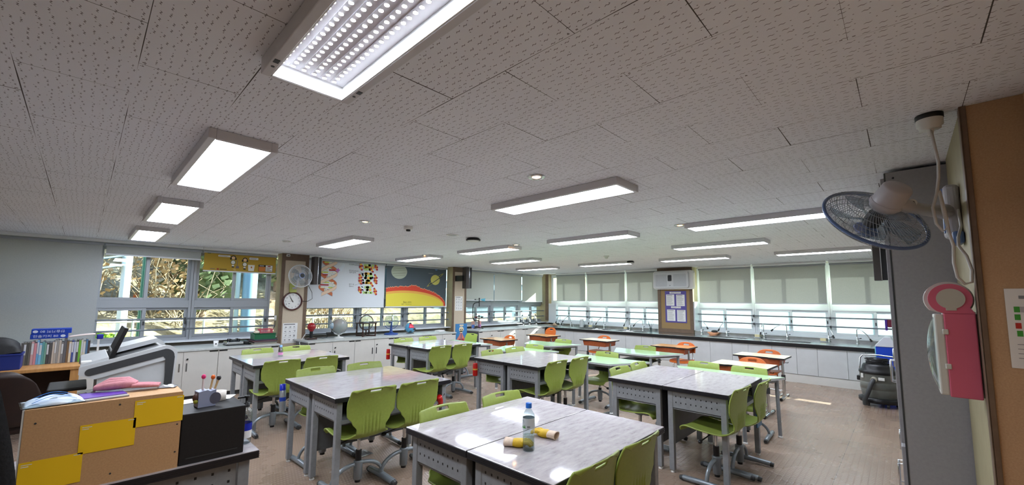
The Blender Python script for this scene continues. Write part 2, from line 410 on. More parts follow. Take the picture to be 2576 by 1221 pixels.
# pillar between the sink windows, with pinboard
sp = sroot('wall_back_pillar', (-4.575, 10.15, 0))
MB().bx(0, 0.875, 0.02, 0.75, 0, H-0.001).build('pillar_core', m_pillar, sp)
MB().bx(0, 0.08, 0, 0.02, 0.737, H-0.002).bx(0.795, 0.875, 0, 0.02, 0.737, H-0.002).bx(0.08, 0.795, 0, 0.02, H-0.12, H-0.002).bx(0.08, 0.795, 0, 0.02, 0.737, 0.83).build('board_frame', m_trimb, sp)
MB().bx(0.08, 0.795, 0.008, 0.02, 0.83, H-0.12).build('pinboard', m_corkt, sp)

# ------------------------------------------------------------------ windows
WN = [0]
def window(loc, rz, w, frost=False, flip=False, zlow=0.86, zrail=(1.34, 1.46)):
    WN[0] += 1
    r = sroot('window_%d' % WN[0], loc, rz); r['kind'] = 'structure'
    z0, z1 = 0.80, 2.31; t = 0.035; d0, d1 = 0.0, 0.09
    fr = MB().bx(0, t, d0, d1, z0, z1).bx(w-t, w, d0, d1, z0, z1).bx(t, w-t, d0, d1, z1-0.05, z1).bx(t, w-t, d0, d1, z0, zlow)
    fr.bx(t, w-t, d0, d1, zrail[0], zrail[1])
    fr.build('window_frame', m_alug if not frost else m_alu, r, bevel=0.002, seg=1)
    mid = w*0.5
    k = 0
    for (a, b, dd) in ((t, mid+0.028, 0.012), (mid-0.028, w-t, 0.045)):
        if flip: dd = 0.057-dd
        for (q0, q1) in ((zlow, zrail[0]), (zrail[1], z1-0.05)):
            s_ = 0.045
            sm = MB().bx(a, a+s_, dd, dd+0.03, q0, q1).bx(b-s_, b, dd, dd+0.03, q0, q1).bx(a+s_, b-s_, dd, dd+0.03, q0, q0+0.04).bx(a+s_, b-s_, dd, dd+0.03, q1-0.04, q1)
            so = sm.build('sash', m_alu if frost else m_alug, r, bevel=0.002, seg=1)
            low = q0 < 1.0
            MB().bx(a+s_, b-s_, dd+0.013, dd+0.017, q0+0.04, q1-0.04).build('pane', m_frost if (frost and low) else m_glass, so)
            if low: MB().bx(b-0.03, b-0.012, dd-0.02, dd, (q0+q1)/2-0.03, (q0+q1)/2+0.03).build('latch', m_dark, so, bevel=0.003)
    return r
for k in range(3): window((XL, -1.075+1.165*k, 0), L90, 1.16, flip=k % 2 == 0)
for k in range(3): window((XL, 2.985+1.16*k, 0), L90, 1.155, zlow=0.86)
for k in range(3): window((XL, 6.955+1.155*k, 0), L90, 1.15, zlow=0.86)
for a, b in ((-8.28, -6.90), (-6.90, -5.60), (-5.60, -4.57), (-3.70, -2.46), (-2.46, -1.10), (-1.10, 0.25)):
    window((a, YB, 0), 0.0, b-a-0.004, frost=True)
# inside sills
struct('trim_1', MB().bx(XL, -8.40, -1.1, 2.506, 0.795, 0.815).bx(XL, -8.40, 2.985, 6.50, 0.795, 0.815).bx(XL, -8.40, 6.955, 10.33, 0.795, 0.815), m_alu)
struct('trim_2', MB().bx(-8.30, -4.575, 10.22, YB, 0.80, 0.82).bx(-3.70, 0.39, 10.22, YB, 0.80, 0.82), m_alu)
struct('trim_3', MB().bx(-8.30, -8.0, 10.33, YB, 0.82, 1.40).bx(-3.70, -3.67, 10.17, YB, 0.82, 1.5), m_alu)
# ------------------------------------------------------------------ guard rails across the windows
def rails(loc, rz, w, label, z=(1.045, 1.19), posts=()):
    r = thing('guard_rail', label, 'rail', loc, rz, 'window guard rails')
    for zz in z:
        MB().cyl((0, 0, zz), (w, 0, zz), 0.014, n=10).build('bar', m_rail, r)
        for px in posts: MB().bx(px-0.012, px+0.012, -0.016, 0.05, zz-0.03, zz+0.018).build('bracket', m_dark, r)
    e = MB()
    for zz in z:
        for ex in (0.0, w): e.cyl((ex-0.02 if ex else 0, 0, zz), (ex if ex else 0.02, 0, zz), 0.022, n=10)
    e.build('end_mount', m_alug, r)
    return r
rails((-8.49, 0.05, 0), L90, 2.44, 'pair of grey guard bars across the window left of the clock pillar', (1.0, 1.165), (1.12,))
rails((-8.49, 2.99, 0), L90, 3.5, 'pair of grey guard bars across the window under the two wall charts', (1.0, 1.17), (1.16, 2.32))
rails((-8.49, 6.96, 0), L90, 3.36, 'pair of grey guard bars across the corner window behind the microscopes', (1.0, 1.17), (1.15, 2.31))
rails((-8.0, 10.36, 0), 0, 3.42, 'pair of guard bars across the sink window left of the back pillar', (1.025, 1.195), (1.15, 2.45))
rails((-3.66, 10.36, 0), 0, 3.9, 'pair of guard bars across the sink window right of the back pillar', (1.025, 1.2), (1.2, 2.56))
# ------------------------------------------------------------------ roller blinds
BL = []
def blind(loc, rz, w, zb, label, m, chain=True, front=True, group='roller blinds'):
    r = thing('roller_blind', label, 'blind', loc, rz, group)
    MB().bx(-0.01, w+0.01, -0.035, 0.035, H-0.042, H-0.001).build('head_rail', m_track, r, bevel=0.004)
    MB().cyl((0.0, 0, H-0.068), (w, 0, H-0.068), 0.022, n=14).build('roller', m_alug, r)
    wv = lambda u, v: Vector((0.01+u*(w-0.02), -0.004*sin(v*3.0+u*2.2), zb+0.012+(H-0.06-zb-0.012)*v))
    MB().grid(wv, 10, 10).build('fabric', m, r)
    MB().bx(0.006, w-0.006, -0.008, 0.008, zb, zb+0.022).build('bottom_bar', m_alu, r, bevel=0.003)
    if chain: MB().tube([(w+0.004, -0.02, H-0.06), (w+0.006, -0.02, max(zb-0.05, 1.0)), (w+0.006, 0.0, max(zb-0.05, 1.0)), (w+0.004, 0.02, H-0.06)], 0.0015, 6).build('bead_chain', m_white, r)
    return r
XBL = -8.42
blind((XBL, -1.05, 0), L90, 1.205, 0.82, 'long grey roller blind pulled down at the far left behind the books', m_blindL, False)
blind((XBL, 0.175, 0), L90, 1.135, 2.12, 'grey roller blind rolled nearly all the way up over the left window', m_blindL, False)
yb = blind((XBL, 1.335, 0), L90, 1.10, 1.945, 'yellow printed roller blind with two cartoon girls, left of the clock pillar', mat('yellow_print', (178, 146, 50), 0.7), True, group='printed roller blinds')
db = blind((XBL, 2.99, 0), L90, 1.655, 1.318, 'white printed roller blind showing a double helix and molecules', mat('chart_white', (204, 208, 212), 0.6), False, group='printed roller blinds')
sb = blind((XBL, 4.665, 0), L90, 1.69, 1.318, 'dark printed roller blind showing planets above a huge yellow sun', mat('space_grey', (72, 84, 92), 0.6), False, group='printed roller blinds')
for a, b, zb, t in ((6.965, 8.02, 1.476, 'pale roller blind nearest the second pillar, above the wind gauge'), (8.03, 9.18, 1.476, 'pale roller blind in the middle of the corner window'), (9.20, 10.17, 1.445, 'pale roller blind at the corner end, hanging slightly lower than its neighbours')):
    blind((XBL, a, 0), L90, b-a, zb, t, m_blind)
for a, b, zb, t in ((-7.95, -6.865, 1.48, 'leftmost sink-wall roller blind, beside the corner pillar'), (-6.815, -5.575, 1.485, 'sink-wall roller blind second from the corner'), (-5.52, -4.59, 1.487, 'sink-wall roller blind just left of the air purifier'),
                    (-3.60, -2.465, 1.468, 'sink-wall roller blind just right of the air purifier pillar'), (-2.415, -1.115, 1.468, 'wide sink-wall roller blind in the middle of the right window'), (-1.06, 0.22, 1.468, 'sink-wall roller blind at the right end, partly behind the locker')):
    blind((a, 10.30, 0), 0.0, b-a, zb, t, m_blind)
# artwork on the printed blinds (flat print on the cloth)
A = lambda n, c, r=0.6: mat('print_'+n, c, r)
def art_base(r, y=-0.0065):
    e = MB(); return e
# yellow blind: two simple cartoon girls, speech bubbles, table of text
g = MB(); z0, wz, ww = 1.97, 0.30, 1.10
Pm = [A('white', (222, 222, 214)), A('black', (34, 28, 26)), A('skin', (230, 196, 150)), A('green', (56, 84, 50)), A('grey', (112, 104, 108)), A('red', (150, 44, 36)), A('orange', (196, 120, 50)), A('ochre', (196, 164, 92))]
def girl(cx, cz, s, bow):
    g.disc(cx, cz+0.085*s, 0.036*s, 0.034*s, 2, 1); g.disc(cx, cz+0.078*s, 0.026*s, 0.026*s, 3, 2)
    for q in (-1, 1): g.disc(cx+q*0.036*s, cz+0.062*s, 0.012*s, 0.02*s, 1, 1)
    g.disc(cx, cz, 0.036*s, 0.04*s, 2, 3); g.disc(cx, cz, 0.029*s, 0.033*s, 3, 0)
    g.rect(cx-0.016*s, cx+0.016*s, cz-0.07*s, cz-0.045*s, 1, 0); g.rect(cx-0.017*s, cx+0.017*s, cz-0.09*s, cz-0.068*s, 2, 1)
for gx, gz in ((0.42, 2.12), (0.595, 2.095)):
    g = MB(); girl(gx, gz, 1.0, 0); g.build('printed_girl', Pm, yb, (0, -0.006, 0))
g = MB()
for (a, b, c, d) in ((0.20, 0.375, 2.205, 2.235), (0.66, 0.80, 2.185, 2.225)):
    g.flat(rrect(a, b, c, d, 0.012), 1, 0); g.lines(a+0.012, b-0.012, c+0.006, d-0.006, 2, 2, 4, 0.4, seed=3)
g.line((0.485, 2.16), (0.485, 2.06), 0.006, 1, 4); g.rect(0.465, 0.51, 2.02, 2.06, 1, 4)
g.flat([(0.42, 2.0), (0.45, 2.02), (0.475, 1.985), (0.45, 1.975)], 1, 7)
g.flat([(0.655, 1.985), (0.74, 1.985), (0.75, 2.09), (0.645, 2.09)], 1, 0); g.rect(0.64, 0.755, 2.09, 2.102, 1, 7); g.disc(0.7, 2.05, 0.012, 0.016, 2, 6)
g.rect(0.81, 1.04, 1.985, 2.105, 1, 1); g.rect(0.815, 0.92, 2.075, 2.10, 2, 1); g.lines(0.825, 0.90, 2.078, 2.097, 1, 3, 0, 0.5)
g.rect(0.815, 0.92, 1.99, 2.07, 2, 6); g.rect(0.925, 1.035, 1.99, 2.10, 2, 0); g.lines(0.935, 1.03, 1.995, 2.065, 3, 3, 4, 0.4, seed=8); g.disc(0.98, 2.083, 0.028, 0.01, 3, 5)
g.rect(0.195, 0.22, 1.98, 2.005, 1, 5); g.lines(0.235, 0.34, 1.985, 2.0, 1, 1, 1, 0.6); g.lines(0.10, 0.17, 1.985, 2.0, 1, 1, 4, 0.6); g.lines(0.05, 0.10, 2.245, 2.262, 1, 1, 3, 0.7)
g.build('printed_artwork', Pm, yb, (0, -0.006, 0))
# double helix chart
g = MB()
Pm = [A('ribbon', (222, 196, 168)), A('ribbon_tan', (188, 104, 62)), A('lime', (196, 204, 84)), A('deep_red', (168, 36, 38)), A('pale_bar', (222, 220, 196)), A('pink', (178, 120, 176)), A('molgreen', (172, 204, 118)), A('molgold', (224, 170, 56)), A('molred', (160, 30, 34)), A('molwhite', (206, 214, 220)), m_inkg]
cx, zt, zbm, R = 0.42, 2.272, 1.60, 0.185
def hx(t, ph): return cx-0.03*(t)+R*(0.9+0.1*t)*cos(ph+t*2.55*pi)*1.0, zt-(zt-zbm)*t
N = 48
for k, ph in ((0, 1.15*pi), (1, 0.15*pi)):
    for i in range(N):
        t0, t1 = i/N, (i+1)/N; a, b = hx(t0, ph), hx(t1, ph); front = sin(ph+(t0)*2.55*pi) > 0
        w = 0.045
        L_ = 4 if front else 1
        g.flat([(a[0], a[1]-w-0.006), (b[0], b[1]-w-0.006), (b[0], b[1]+w*0.5+0.006), (a[0], a[1]+w*0.5+0.006)], L_, 10)
        g.flat([(a[0], a[1]-w), (b[0], b[1]-w), (b[0], b[1]+w*0.5), (a[0], a[1]+w*0.5)], L_+0.5, 0 if front else 1)
rr = random.Random(4); BAR = []
for i in range(13):
    t = 0.03+i/13.2; a, b = hx(t, 1.15*pi), hx(t, 0.15*pi); x0, x1 = sorted((a[0], b[0]))
    if x1-x0 < 0.10: continue
    mid = x0+(x1-x0)*(0.42+0.16*rr.random()); p = [(2, 4), (3, 4), (4, 2), (4, 3)][i % 4]
    zc = a[1]-0.015
    g.rect(x0+0.02, mid, zc-0.014, zc+0.014, 2, p[0]); g.rect(mid, x1-0.02, zc-0.014, zc+0.014, 2, p[1]); BAR += [('GTCA'[i % 4], (x0+mid)/2+0.01, zc), ('CATG'[i % 4] if i % 4 != 1 else 'A', (x1+mid)/2-0.01, zc)]
g.flat([(0.70, 2.25), (0.735, 2.2), (0.66, 2.06), (0.60, 2.10)], 1, 9); g.flat([(0.535, 2.085), (0.60, 2.135), (0.605, 2.105), (0.635, 2.095), (0.60, 2.06), (0.595, 2.03)], 2, 5)
g.build('printed_helix', Pm, db, (0, -0.006, 0)); g = MB()
mx = 1.25
rows = [(2.235, 6), (2.19, 7), (2.145, 6), (2.05, 7), (2.005, 6), (1.955, 7), (1.90, 6), (1.85, 7), (1.755, 6), (1.70, 7), (1.64, 6)]
for zz, c in rows:
    nb = rr.choice((3, 4, 5))
    for k in range(nb): g.disc(mx-0.036*(nb-1)/2+0.036*k+rr.uniform(-0.03, 0.03), zz, 0.030, 0.028, 3, c, 18); 
    for k in range(3): g.disc(mx+rr.choice((-1, 1))*rr.uniform(0.09, 0.14), zz+rr.uniform(-0.02, 0.02), 0.026, 0.024, 2, 9, 16)
for zz, q in ((2.24, -1), (2.16, -1), (1.99, -1), (1.92, -1), (1.86, -1), (1.72, -1), (1.67, -1), (2.23, 1), (2.18, 1), (2.0, 1), (1.93, 1), (1.88, 1), (1.70, 1), (1.64, 1), (2.13, 0.45), (1.82, 0.5)):
    x = mx+q*0.175
    g.disc(x, zz, 0.026, 0.026, 4, 7, 16); g.disc(x-0.022, zz+0.028, 0.023, 0.023, 5, 8, 16); g.disc(x+0.024, zz-0.03, 0.023, 0.023, 5, 8, 16)
g.build('printed_molecule', Pm, db, (0, -0.006, 0)); g = MB()
g.line((1.0, 2.10), (1.10, 2.06), 0.003, 1, 10); g.line((0.95, 1.79), (1.11, 1.86), 0.003, 1, 10); g.line((0.95, 1.79), (1.16, 1.83), 0.003, 1, 10)
g.build('printed_caption', Pm, db, (0, -0.006, 0))
# planets chart
g = MB()
Pm = [A('planet', (170, 178, 158)), A('planet_band', (142, 150, 132)), A('saturn', (188, 182, 92)), A('saturn_shade', (146, 146, 84)), A('blue_dot', (92, 124, 164)), A('corona', (206, 66, 40)), A('corona_edge', (216, 150, 116)), A('sun_orange', (222, 166, 74)), A('sun_yellow', (218, 202, 68)), m_inkg, m_ink, A('space_dark', (54, 62, 68)), m_paper]
w = 1.69
g.disc(0.33, 2.135, 0.205, 0.165, 1, 0, 40)
for k, (zz, hh) in enumerate(((2.20, 0.012), (2.16, 0.01), (2.09, 0.014), (2.04, 0.01))): g.flat([(0.33-0.19+abs(k-1.5)*0.02, zz-0.02), (0.33+0.18-abs(k-1.5)*0.02, zz+0.02), (0.33+0.18-abs(k-1.5)*0.02, zz+0.02+hh), (0.33-0.19+abs(k-1.5)*0.02, zz-0.02+hh)], 2, 1)
g.disc(1.335, 1.985, 0.135, 0.125, 3, 2, 32); g.disc(1.335, 1.985, 0.30, 0.035, 2, 3, 32, 0.62); g.disc(1.335, 1.985, 0.24, 0.018, 2.5, 11, 32, 0.62)
g.flat([(1.14, 1.845), (1.16, 1.84), (1.55, 2.08), (1.53, 2.09)], 4, 11)
g.disc(1.36, 2.27-0.02, 0.04, 0.035, 1, 4); g.lines(1.13, 1.28, 2.13, 2.15, 1, 1, 9, 0.6); g.lines(1.45, 1.6, 2.24, 2.255, 1, 1, 9, 0.5)
def sunr(x, e): 
    q = max(0.0, 1-((x-0.52)/(1.10+e*0.4))**2); return 1.345+(0.36+e)*math.sqrt(q)
xs = [0.012+i*(w-0.024)/90 for i in range(91)]
rr = random.Random(9)
top = [(x, sunr(x, 0.10+0.045*math.exp(-((x-0.75)/0.13)**2)+rr.uniform(-0.012, 0.02))) for x in xs if sunr(x, 0.10) > 1.346]
g.flat(top+[(top[-1][0], 1.342), (0.012, 1.342)], 1, 6)
g.flat([(x, z-0.015) for x, z in top]+[(top[-1][0]-0.012, 1.342), (0.012, 1.342)], 2, 5)
bot = [(x, sunr(x, 0.0)) for x in xs if sunr(x, 0.0) > 1.346]
g.flat(bot+[(bot[-1][0], 1.342), (0.012, 1.342)], 3, 7)
bot = [(x, sunr(x, -0.045)-0.012) for x in xs if sunr(x, -0.045) > 1.36]
g.flat(bot+[(bot[-1][0], 1.342), (0.012, 1.342)], 4, 8)
g.build('printed_artwork', Pm, sb, (0, -0.006, 0))
g = MB()
def txt(mb, body, size, x, z, layer=3, m=0, align='CENTER', rot=0.0, sx=1.0):
    cu = bpy.data.curves.new('t', 'FONT'); cu.body = body; cu.size = size; cu.align_x = align; cu.align_y = 'CENTER'; cu.resolution_u = 2
    t = bpy.data.objects.new('t', cu); COL.objects.link(t); bpy.context.view_layer.update()
    me = bpy.data.meshes.new_from_object(t.evaluated_get(bpy.context.evaluated_depsgraph_get()))
    V = [(x+sx*v.co.x*cos(rot)-v.co.y*sin(rot), -0.0006*layer, z+sx*v.co.x*sin(rot)+v.co.y*cos(rot)) for v in me.vertices]
    mb.add(V, [tuple(p.vertices) for p in me.polygons], m)
    bpy.data.objects.remove(t); bpy.data.curves.remove(cu); bpy.data.meshes.remove(me)
txt(g, 'Sun', 0.062, 0.50, 1.435, 0, 0); txt(g, '(태양)', 0.045, 0.62, 1.432, 0, 1); txt(g, '지름 : 1,392,000 km', 0.034, 0.54, 1.385, 0, 1)
g.build('lettering', [m_ink, mat('olive_print', (112, 108, 40), 0.6)], sb, (0, -0.012, 0))
g = MB(); txt(g, '인산(Phosphate)', 0.036, 0.93, 2.225, 0, 0); txt(g, '탄소(Carbon)', 0.036, 0.92, 2.095, 0, 0); txt(g, '당의 골격', 0.036, 0.90, 2.055, 0, 0); txt(g, '염기 쌍', 0.036, 0.885, 1.805, 0, 0); txt(g, '(bases)', 0.034, 0.885, 1.768, 0, 0)
for L_, x_, z_ in BAR: txt(g, L_, 0.024, x_, z_, 0, 0)
g.build('lettering', m_ink, db, (0, -0.0115, 0))
# ------------------------------------------------------------------ cabinets along the left wall
def cabinet(y0, y1, split, label, handles=True, end=None, x=-7.65, zt=0.715):
    w = y1-y0; sp = split-y0
    r = thing('base_cabinet', label, 'cabinet', (x, y0, 0), L90, 'base cabinets under the left windows')
    MB().bx(0.002, w-0.002, 0.018, 0.62, 0.07, zt).build('body', m_cside if end else m_cab, r)
    MB().bx(0.002, w-0.002, 0.05, 0.6, 0.0, 0.07).build('plinth', m_dark, r)
    for (a, b, s_) in ((0.003, sp-0.002, 1), (sp+0.002, w-0.003, -1)):
        d = MB().bx(a, b, 0.0, 0.018, 0.075, zt-0.004).build('door', m_cab, r, bevel=0.002, seg=1)
        e = (b-0.04) if s_ > 0 else (a+0.04)
        MB().bx(e-0.009, e+0.009, -0.006, 0.001, 0.43, 0.55).build('handle', m_dark if x > -7.66 and y0 > 2.5 else m_chrome, d, bevel=0.002)
        c = (b-0.11, b-0.006) if s_ < 0 else (a+0.006, a+0.11)
        MB().bx(c[0], c[1], -0.003, 0.001, zt-0.024, zt-0.006).build('finger_notch', m_black, d)
        if s_ < 0: MB().cyl((e, 0.001, 0.60), (e, -0.014, 0.60), 0.009, n=12).bx(e-0.004, e+0.014, -0.02, -0.012, 0.596, 0.618).build('lock', m_black, d)
    return r
cabinet(-0.9, 0.62, -0.14, 'white base cabinet at the far left end, behind the wooden desk')
cabinet(0.62, 1.495, 1.075, 'white base cabinet under the left window, behind the lectern')
cabinet(1.495, 2.33, 1.91, 'white base cabinet left of the clock pillar, below the green crate')
cabinet(2.80, 3.645, 3.226, 'white base cabinet right of the clock pillar, below the red sun lamp', end=True)
cabinet(3.645, 4.47, 4.05, 'white base cabinet below the brown celestial globe')
cabinet(4.47, 5.28, 4.87, 'white base cabinet below the blue-based globe')
cabinet(5.28, 6.08, 5.70, 'white base cabinet at the end by the skeleton poster')
cabinet(6.80, 7.55, 7.18, 'white base cabinet below the wind gauge', end=True)
cabinet(7.55, 8.50, 8.02, 'white base cabinet in the middle of the corner run')
cabinet(8.50, 9.36, 8.93, 'white base cabinet in the corner below the microscopes')
for a, b, t in ((-0.9, 2.345, 'long grey worktop under the left window beside the lectern'), (2.785, 6.09, 'long grey worktop carrying the row of globes'), (6.79, 10.33, 'long grey worktop under the corner window with the microscopes')):
    o = MB().bx(0, b-a, -0.012, 0.75 if a > 0 else 0.75, 0.717, 0.745).build('worktop', m_ctop, None, (-7.65, a, 0), L90, bevel=0.003)
    tag(o, t, 'worktop', 'worktops on the left cabinets')
# ------------------------------------------------------------------ sink counter along the back
YF = 9.38
dl = [-7.63, -6.951, -6.661, -6.228, -5.788, -5.094, -4.672, -4.38, -3.94, -3.536, -3.097, -2.663, -2.365, -1.943, -1.544, -1.224, -0.792, -0.30]
names = ['in the left corner beside the worktops', 'second from the left corner', 'third from the left corner', 'left of the back pillar', 'under the back pillar', 'right of the back pillar', 'in the middle of the right-hand run', 'second from the right end', 'at the right end beside the vacuum cleaner']
for i in range(0, 17, 2):
    a, s_, b = dl[i], dl[i+1], dl[min(i+2, 17)]
    if i == 16: a, s_, b = dl[16], (dl[16]+dl[17])/2, dl[17]
    r = thing('sink_cabinet', 'pale sink cabinet with plain doors, '+names[i//2], 'cabinet', (a, YF, 0), 0, 'sink cabinets along the back')
    w = b-a
    MB().bx(0.001, w-0.001, 0.04, 0.75, 0.10, 0.66).build('body', m_sinkcab, r)
    for q0, q1 in ((0.002, s_-a-0.002), (s_-a+0.002, w-0.002)): MB().bx(q0, q1, 0.02, 0.04, 0.158, 0.66).build('door', m_sinkcab, r, bevel=0.002, seg=1)
    MB().bx(0, w, 0.03, 0.045, 0.0, 0.15).build('kick_board', m_cab, r)
ct = thing('sink_counter', 'long stainless steel sink counter with black front edge along the back wall', 'counter', (-7.64, YF, 0), 0)
cw = 7.64-0.28
MB().bx(0, cw, -0.012, 0.012, 0.665, 0.728).build('front_edge', m_black, ct, bevel=0.004)
basins = [(0.9, 2.0), (2.15, 2.95), (4.45, 5.2), (5.5, 6.3)]
tp = MB(); x = 0
for a, b in basins:
    tp.bx(x, a, 0.012, 0.80, 0.70, 0.735); tp.bx(a, b, 0.012, 0.14, 0.70, 0.735); tp.bx(a, b, 0.52, 0.80, 0.70, 0.735); x = b
tp.bx(x, cw, 0.012, 0.80, 0.70, 0.735); tp.build('worktop', m_steel, ct, bevel=0.002)
for a, b in basins:
    MB().bx(a, a+0.01, 0.14, 0.52, 0.665, 0.74).bx(b-0.01, b, 0.14, 0.52, 0.665, 0.74).bx(a, b, 0.14, 0.15, 0.665, 0.74).bx(a, b, 0.51, 0.52, 0.665, 0.74).bx(a, b, 0.14, 0.52, 0.663, 0.668).build('basin', m_steel, ct, bevel=0.003)
MB().bx(0.0, 3.06, 0.80, 0.838, 0.70, 0.80).bx(3.95, cw, 0.80, 0.838, 0.70, 0.80).build('backsplash', m_steel, ct)
# gooseneck taps: foot, neck reaching left, black nozzle, lever
def tap(x, hx, hz, top, y=10.13, twist=0.0):
    r = thing('gooseneck_tap', '', 'tap', (x, y, 0.735), 0, 'gooseneck taps on the sink counter')
    dx = hx-x; h = top-0.735
    MB().lathe([(0.026, 0.0), (0.026, 0.012), (0.015, 0.02), (0.013, 0.12), (0.010, 0.13)], n=14).build('foot', m_chrome, r)
    if abs(dx) < 0.08: dx = -0.03
    P = [(0, 0, 0.12), (0, 0, h-0.05)]
    yb_ = -0.12 if abs(dx) < 0.1 else -0.04
    for k in range(1, 8):
        t = k/8; P.append((dx*t*t*0.8+dx*0.2*t, yb_*t, h-0.05+0.05*sin(pi*t*0.9)-(h-0.05-(hz-0.735)-0.03)*t*t*0.95))
    P.append((dx, yb_, hz-0.735+0.03))
    MB().tube(P, 0.008, 10).build('neck', m_chrome, r)
    e = Vector(P[-1]); d = (e-Vector(P[-2])).normalized()
    MB().cyl(e-d*0.012, e+d*0.045, 0.012, 0.019, 14).build('nozzle', m_black, r)
    MB().cyl((0, 0, 0.09), (0.05, -0.02, 0.105), 0.006, n=8).ball((0.055, -0.022, 0.107), 0.011, 10, 8).build('lever', m_dark, r)
    return r
tl = [(-7.68, -7.80, 0.823, 1.05, 'leftmost gooseneck tap, in the far corner of the sink counter'), (-7.29, -7.54, 0.846, 1.056, 'gooseneck tap second from the corner, beside the grey bottle'), (-6.54, -6.54, 0.845, 1.05, 'gooseneck tap pointing straight out, third from the corner'), (-6.15, -6.365, 0.841, 1.062, 'gooseneck tap fourth from the corner'),
      (-5.37, -5.497, 0.839, 1.05, 'gooseneck tap fifth from the corner'), (-4.99, -5.209, 0.843, 1.036, 'gooseneck tap just left of the back pillar'), (-3.52, -3.375, 0.879, 1.06, 'gooseneck tap just right of the back pillar, bent right'), (-2.97, -3.115, 0.848, 1.07, 'gooseneck tap second right of the back pillar'),
      (-2.23, -2.254, 0.829, 1.06, 'gooseneck tap pointing straight out in the right window'), (-1.81, -2.052, 0.90, 1.058, 'gooseneck tap with wide arch and black nozzle in the right window'), (-1.12, -1.036, 0.837, 1.05, 'gooseneck tap second from the right end of the sinks'), (-0.69, -0.50, 0.803, 1.04, 'gooseneck tap at the right end of the sinks, bent right')]
for x, hx_, hz_, tp_, lab in tl: tap(x, hx_, hz_, tp_)['label'] = lab
# ------------------------------------------------------------------ ceiling panels
def panel(x1, y0, label, w=1.19, d=0.245):
    r = thing('ceiling_light', label, 'ceiling light', (x1-w/2, y0+d/2, H), 0, 'flat ceiling light panels')
    fx, fy = w/2+0.022, d/2+0.032
    f = MB()
    for (a, b, c, e) in ((-fx, fx, -fy, -d/2), (-fx, fx, d/2, fy), (-fx, -w/2, -d/2, d/2), (w/2, fx, -d/2, d/2)): f.bx(a, b, c, e, -0.052, -0.001)
    f.build('frame', m_frame, r, bevel=0.003)
    MB().bx(-w/2, w/2, -d/2, d/2, -0.047, -0.043).build('diffuser', m_panel, r)
    return r
for x, y, t in ((-2.437, 0.395, 'ceiling light panel next to the bare light, largest of the left row'), (-4.45, 0.398, 'ceiling light panel second from the left windows in the left row'), (-6.50, 0.40, 'smallest ceiling light panel of the left row, by the left window'),
                (-1.37, 2.44, 'long ceiling light panel in the picture centre, beside the lit downlight'), (-5.26, 2.43, 'ceiling light panel above the clock pillar and helix chart'),
                (-0.46, 4.44, 'ceiling light panel crossed by the near wall fan'), (-2.345, 4.42, 'ceiling light panel beyond the central one, third row middle right'), (-4.33, 4.42, 'ceiling light panel in front of the black dome, third row middle left'), (-6.40, 4.44, 'ceiling light panel over the planets chart'),
                (-1.29, 6.09, 'ceiling light panel in the fourth row, right one'), (-5.27, 6.05, 'ceiling light panel in the fourth row, left one'),
                (-0.32, 7.93, 'rearmost ceiling light panel at the right, beside the locker'), (-2.27, 7.84, 'rearmost ceiling light panel above the air purifier'), (-4.19, 7.84, 'rearmost ceiling light panel left of the air purifier'), (-6.25, 7.93, 'rearmost ceiling light panel by the far corner')):
    panel(x, y, t)
# the near one has lost its diffuser: six rows of bare diodes in a white tray
bl = thing('ceiling_light', 'big nearest ceiling light without cover, rows of bare LEDs showing', 'ceiling light', (-0.955, 0.52, H), 0)
w, d = 1.20, 0.25; fx, fy = w/2+0.012, d/2+0.03
f = MB()
for (a, b, c, e) in ((-fx, fx, -fy, -d/2), (-fx, fx, d/2, fy), (-fx, -w/2, -d/2, d/2), (w/2, fx, -d/2, d/2)): f.bx(a, b, c, e, -0.06, -0.001)
f.build('frame', m_frame, bl, bevel=0.003)
MB().bx(-w/2, w/2, -d/2, d/2, -0.006, -0.002).build('tray_back', mat('tray_grey', (224, 222, 230), 0.4), bl)
q = MB()
for (a, b, c, e, hgt) in ((-w/2, w/2, -d/2, -d/2+0.004, 0.058), (-w/2, w/2, d/2-0.004, d/2, 0.058), (-w/2, -w/2+0.004, -d/2, d/2, 0.058), (w/2-0.004, w/2, -d/2, d/2, 0.058)): q.bx(a, b, c, e, -hgt, -0.006)
q.build('tray_wall', m_shade, bl)
m_led = emis('bare_diode', (245, 250, 255), PANEL_E*5)
m_pcb = mat('strip_board', (226, 224, 232), 0.5)
for k in range(6):
    yy = -d/2+0.022+k*0.036
    s_ = MB().bx(-w/2+0.02, w/2-0.02, yy-0.009, yy+0.009, -0.010, -0.006)
    for i in range(36):
        xx = -w/2+0.035+i*0.0325
        s_.lathe([(0.0075, 0.0), (0.007, 0.004)], (xx, yy, -0.010), 10, 0, axis=(0, 0, -1)); s_.lathe([(0.007, 0.004), (0.0, 0.0045)], (xx, yy, -0.010), 10, 1, axis=(0, 0, -1), caps=False, smooth=False)
    s_.build('led_strip', [m_pcb, m_led], bl)
MB().bx(-w/2+0.10, -w/2+0.125, -fy+0.006, -fy+0.022, -0.0615, -0.059).bx(-w/2+0.10, -w/2+0.125, fy-0.022, fy-0.006, -0.0615, -0.059).build('clip', m_black, bl)
MB().cyl((-w/2+0.07, -fy+0.015, -0.0612), (-w/2+0.07, -fy+0.015, -0.059), 0.006, n=10).cyl((-w/2+0.07, fy-0.015, -0.0612), (-w/2+0.07, fy-0.015, -0.059), 0.006, n=10).build('screw', m_dark, bl)
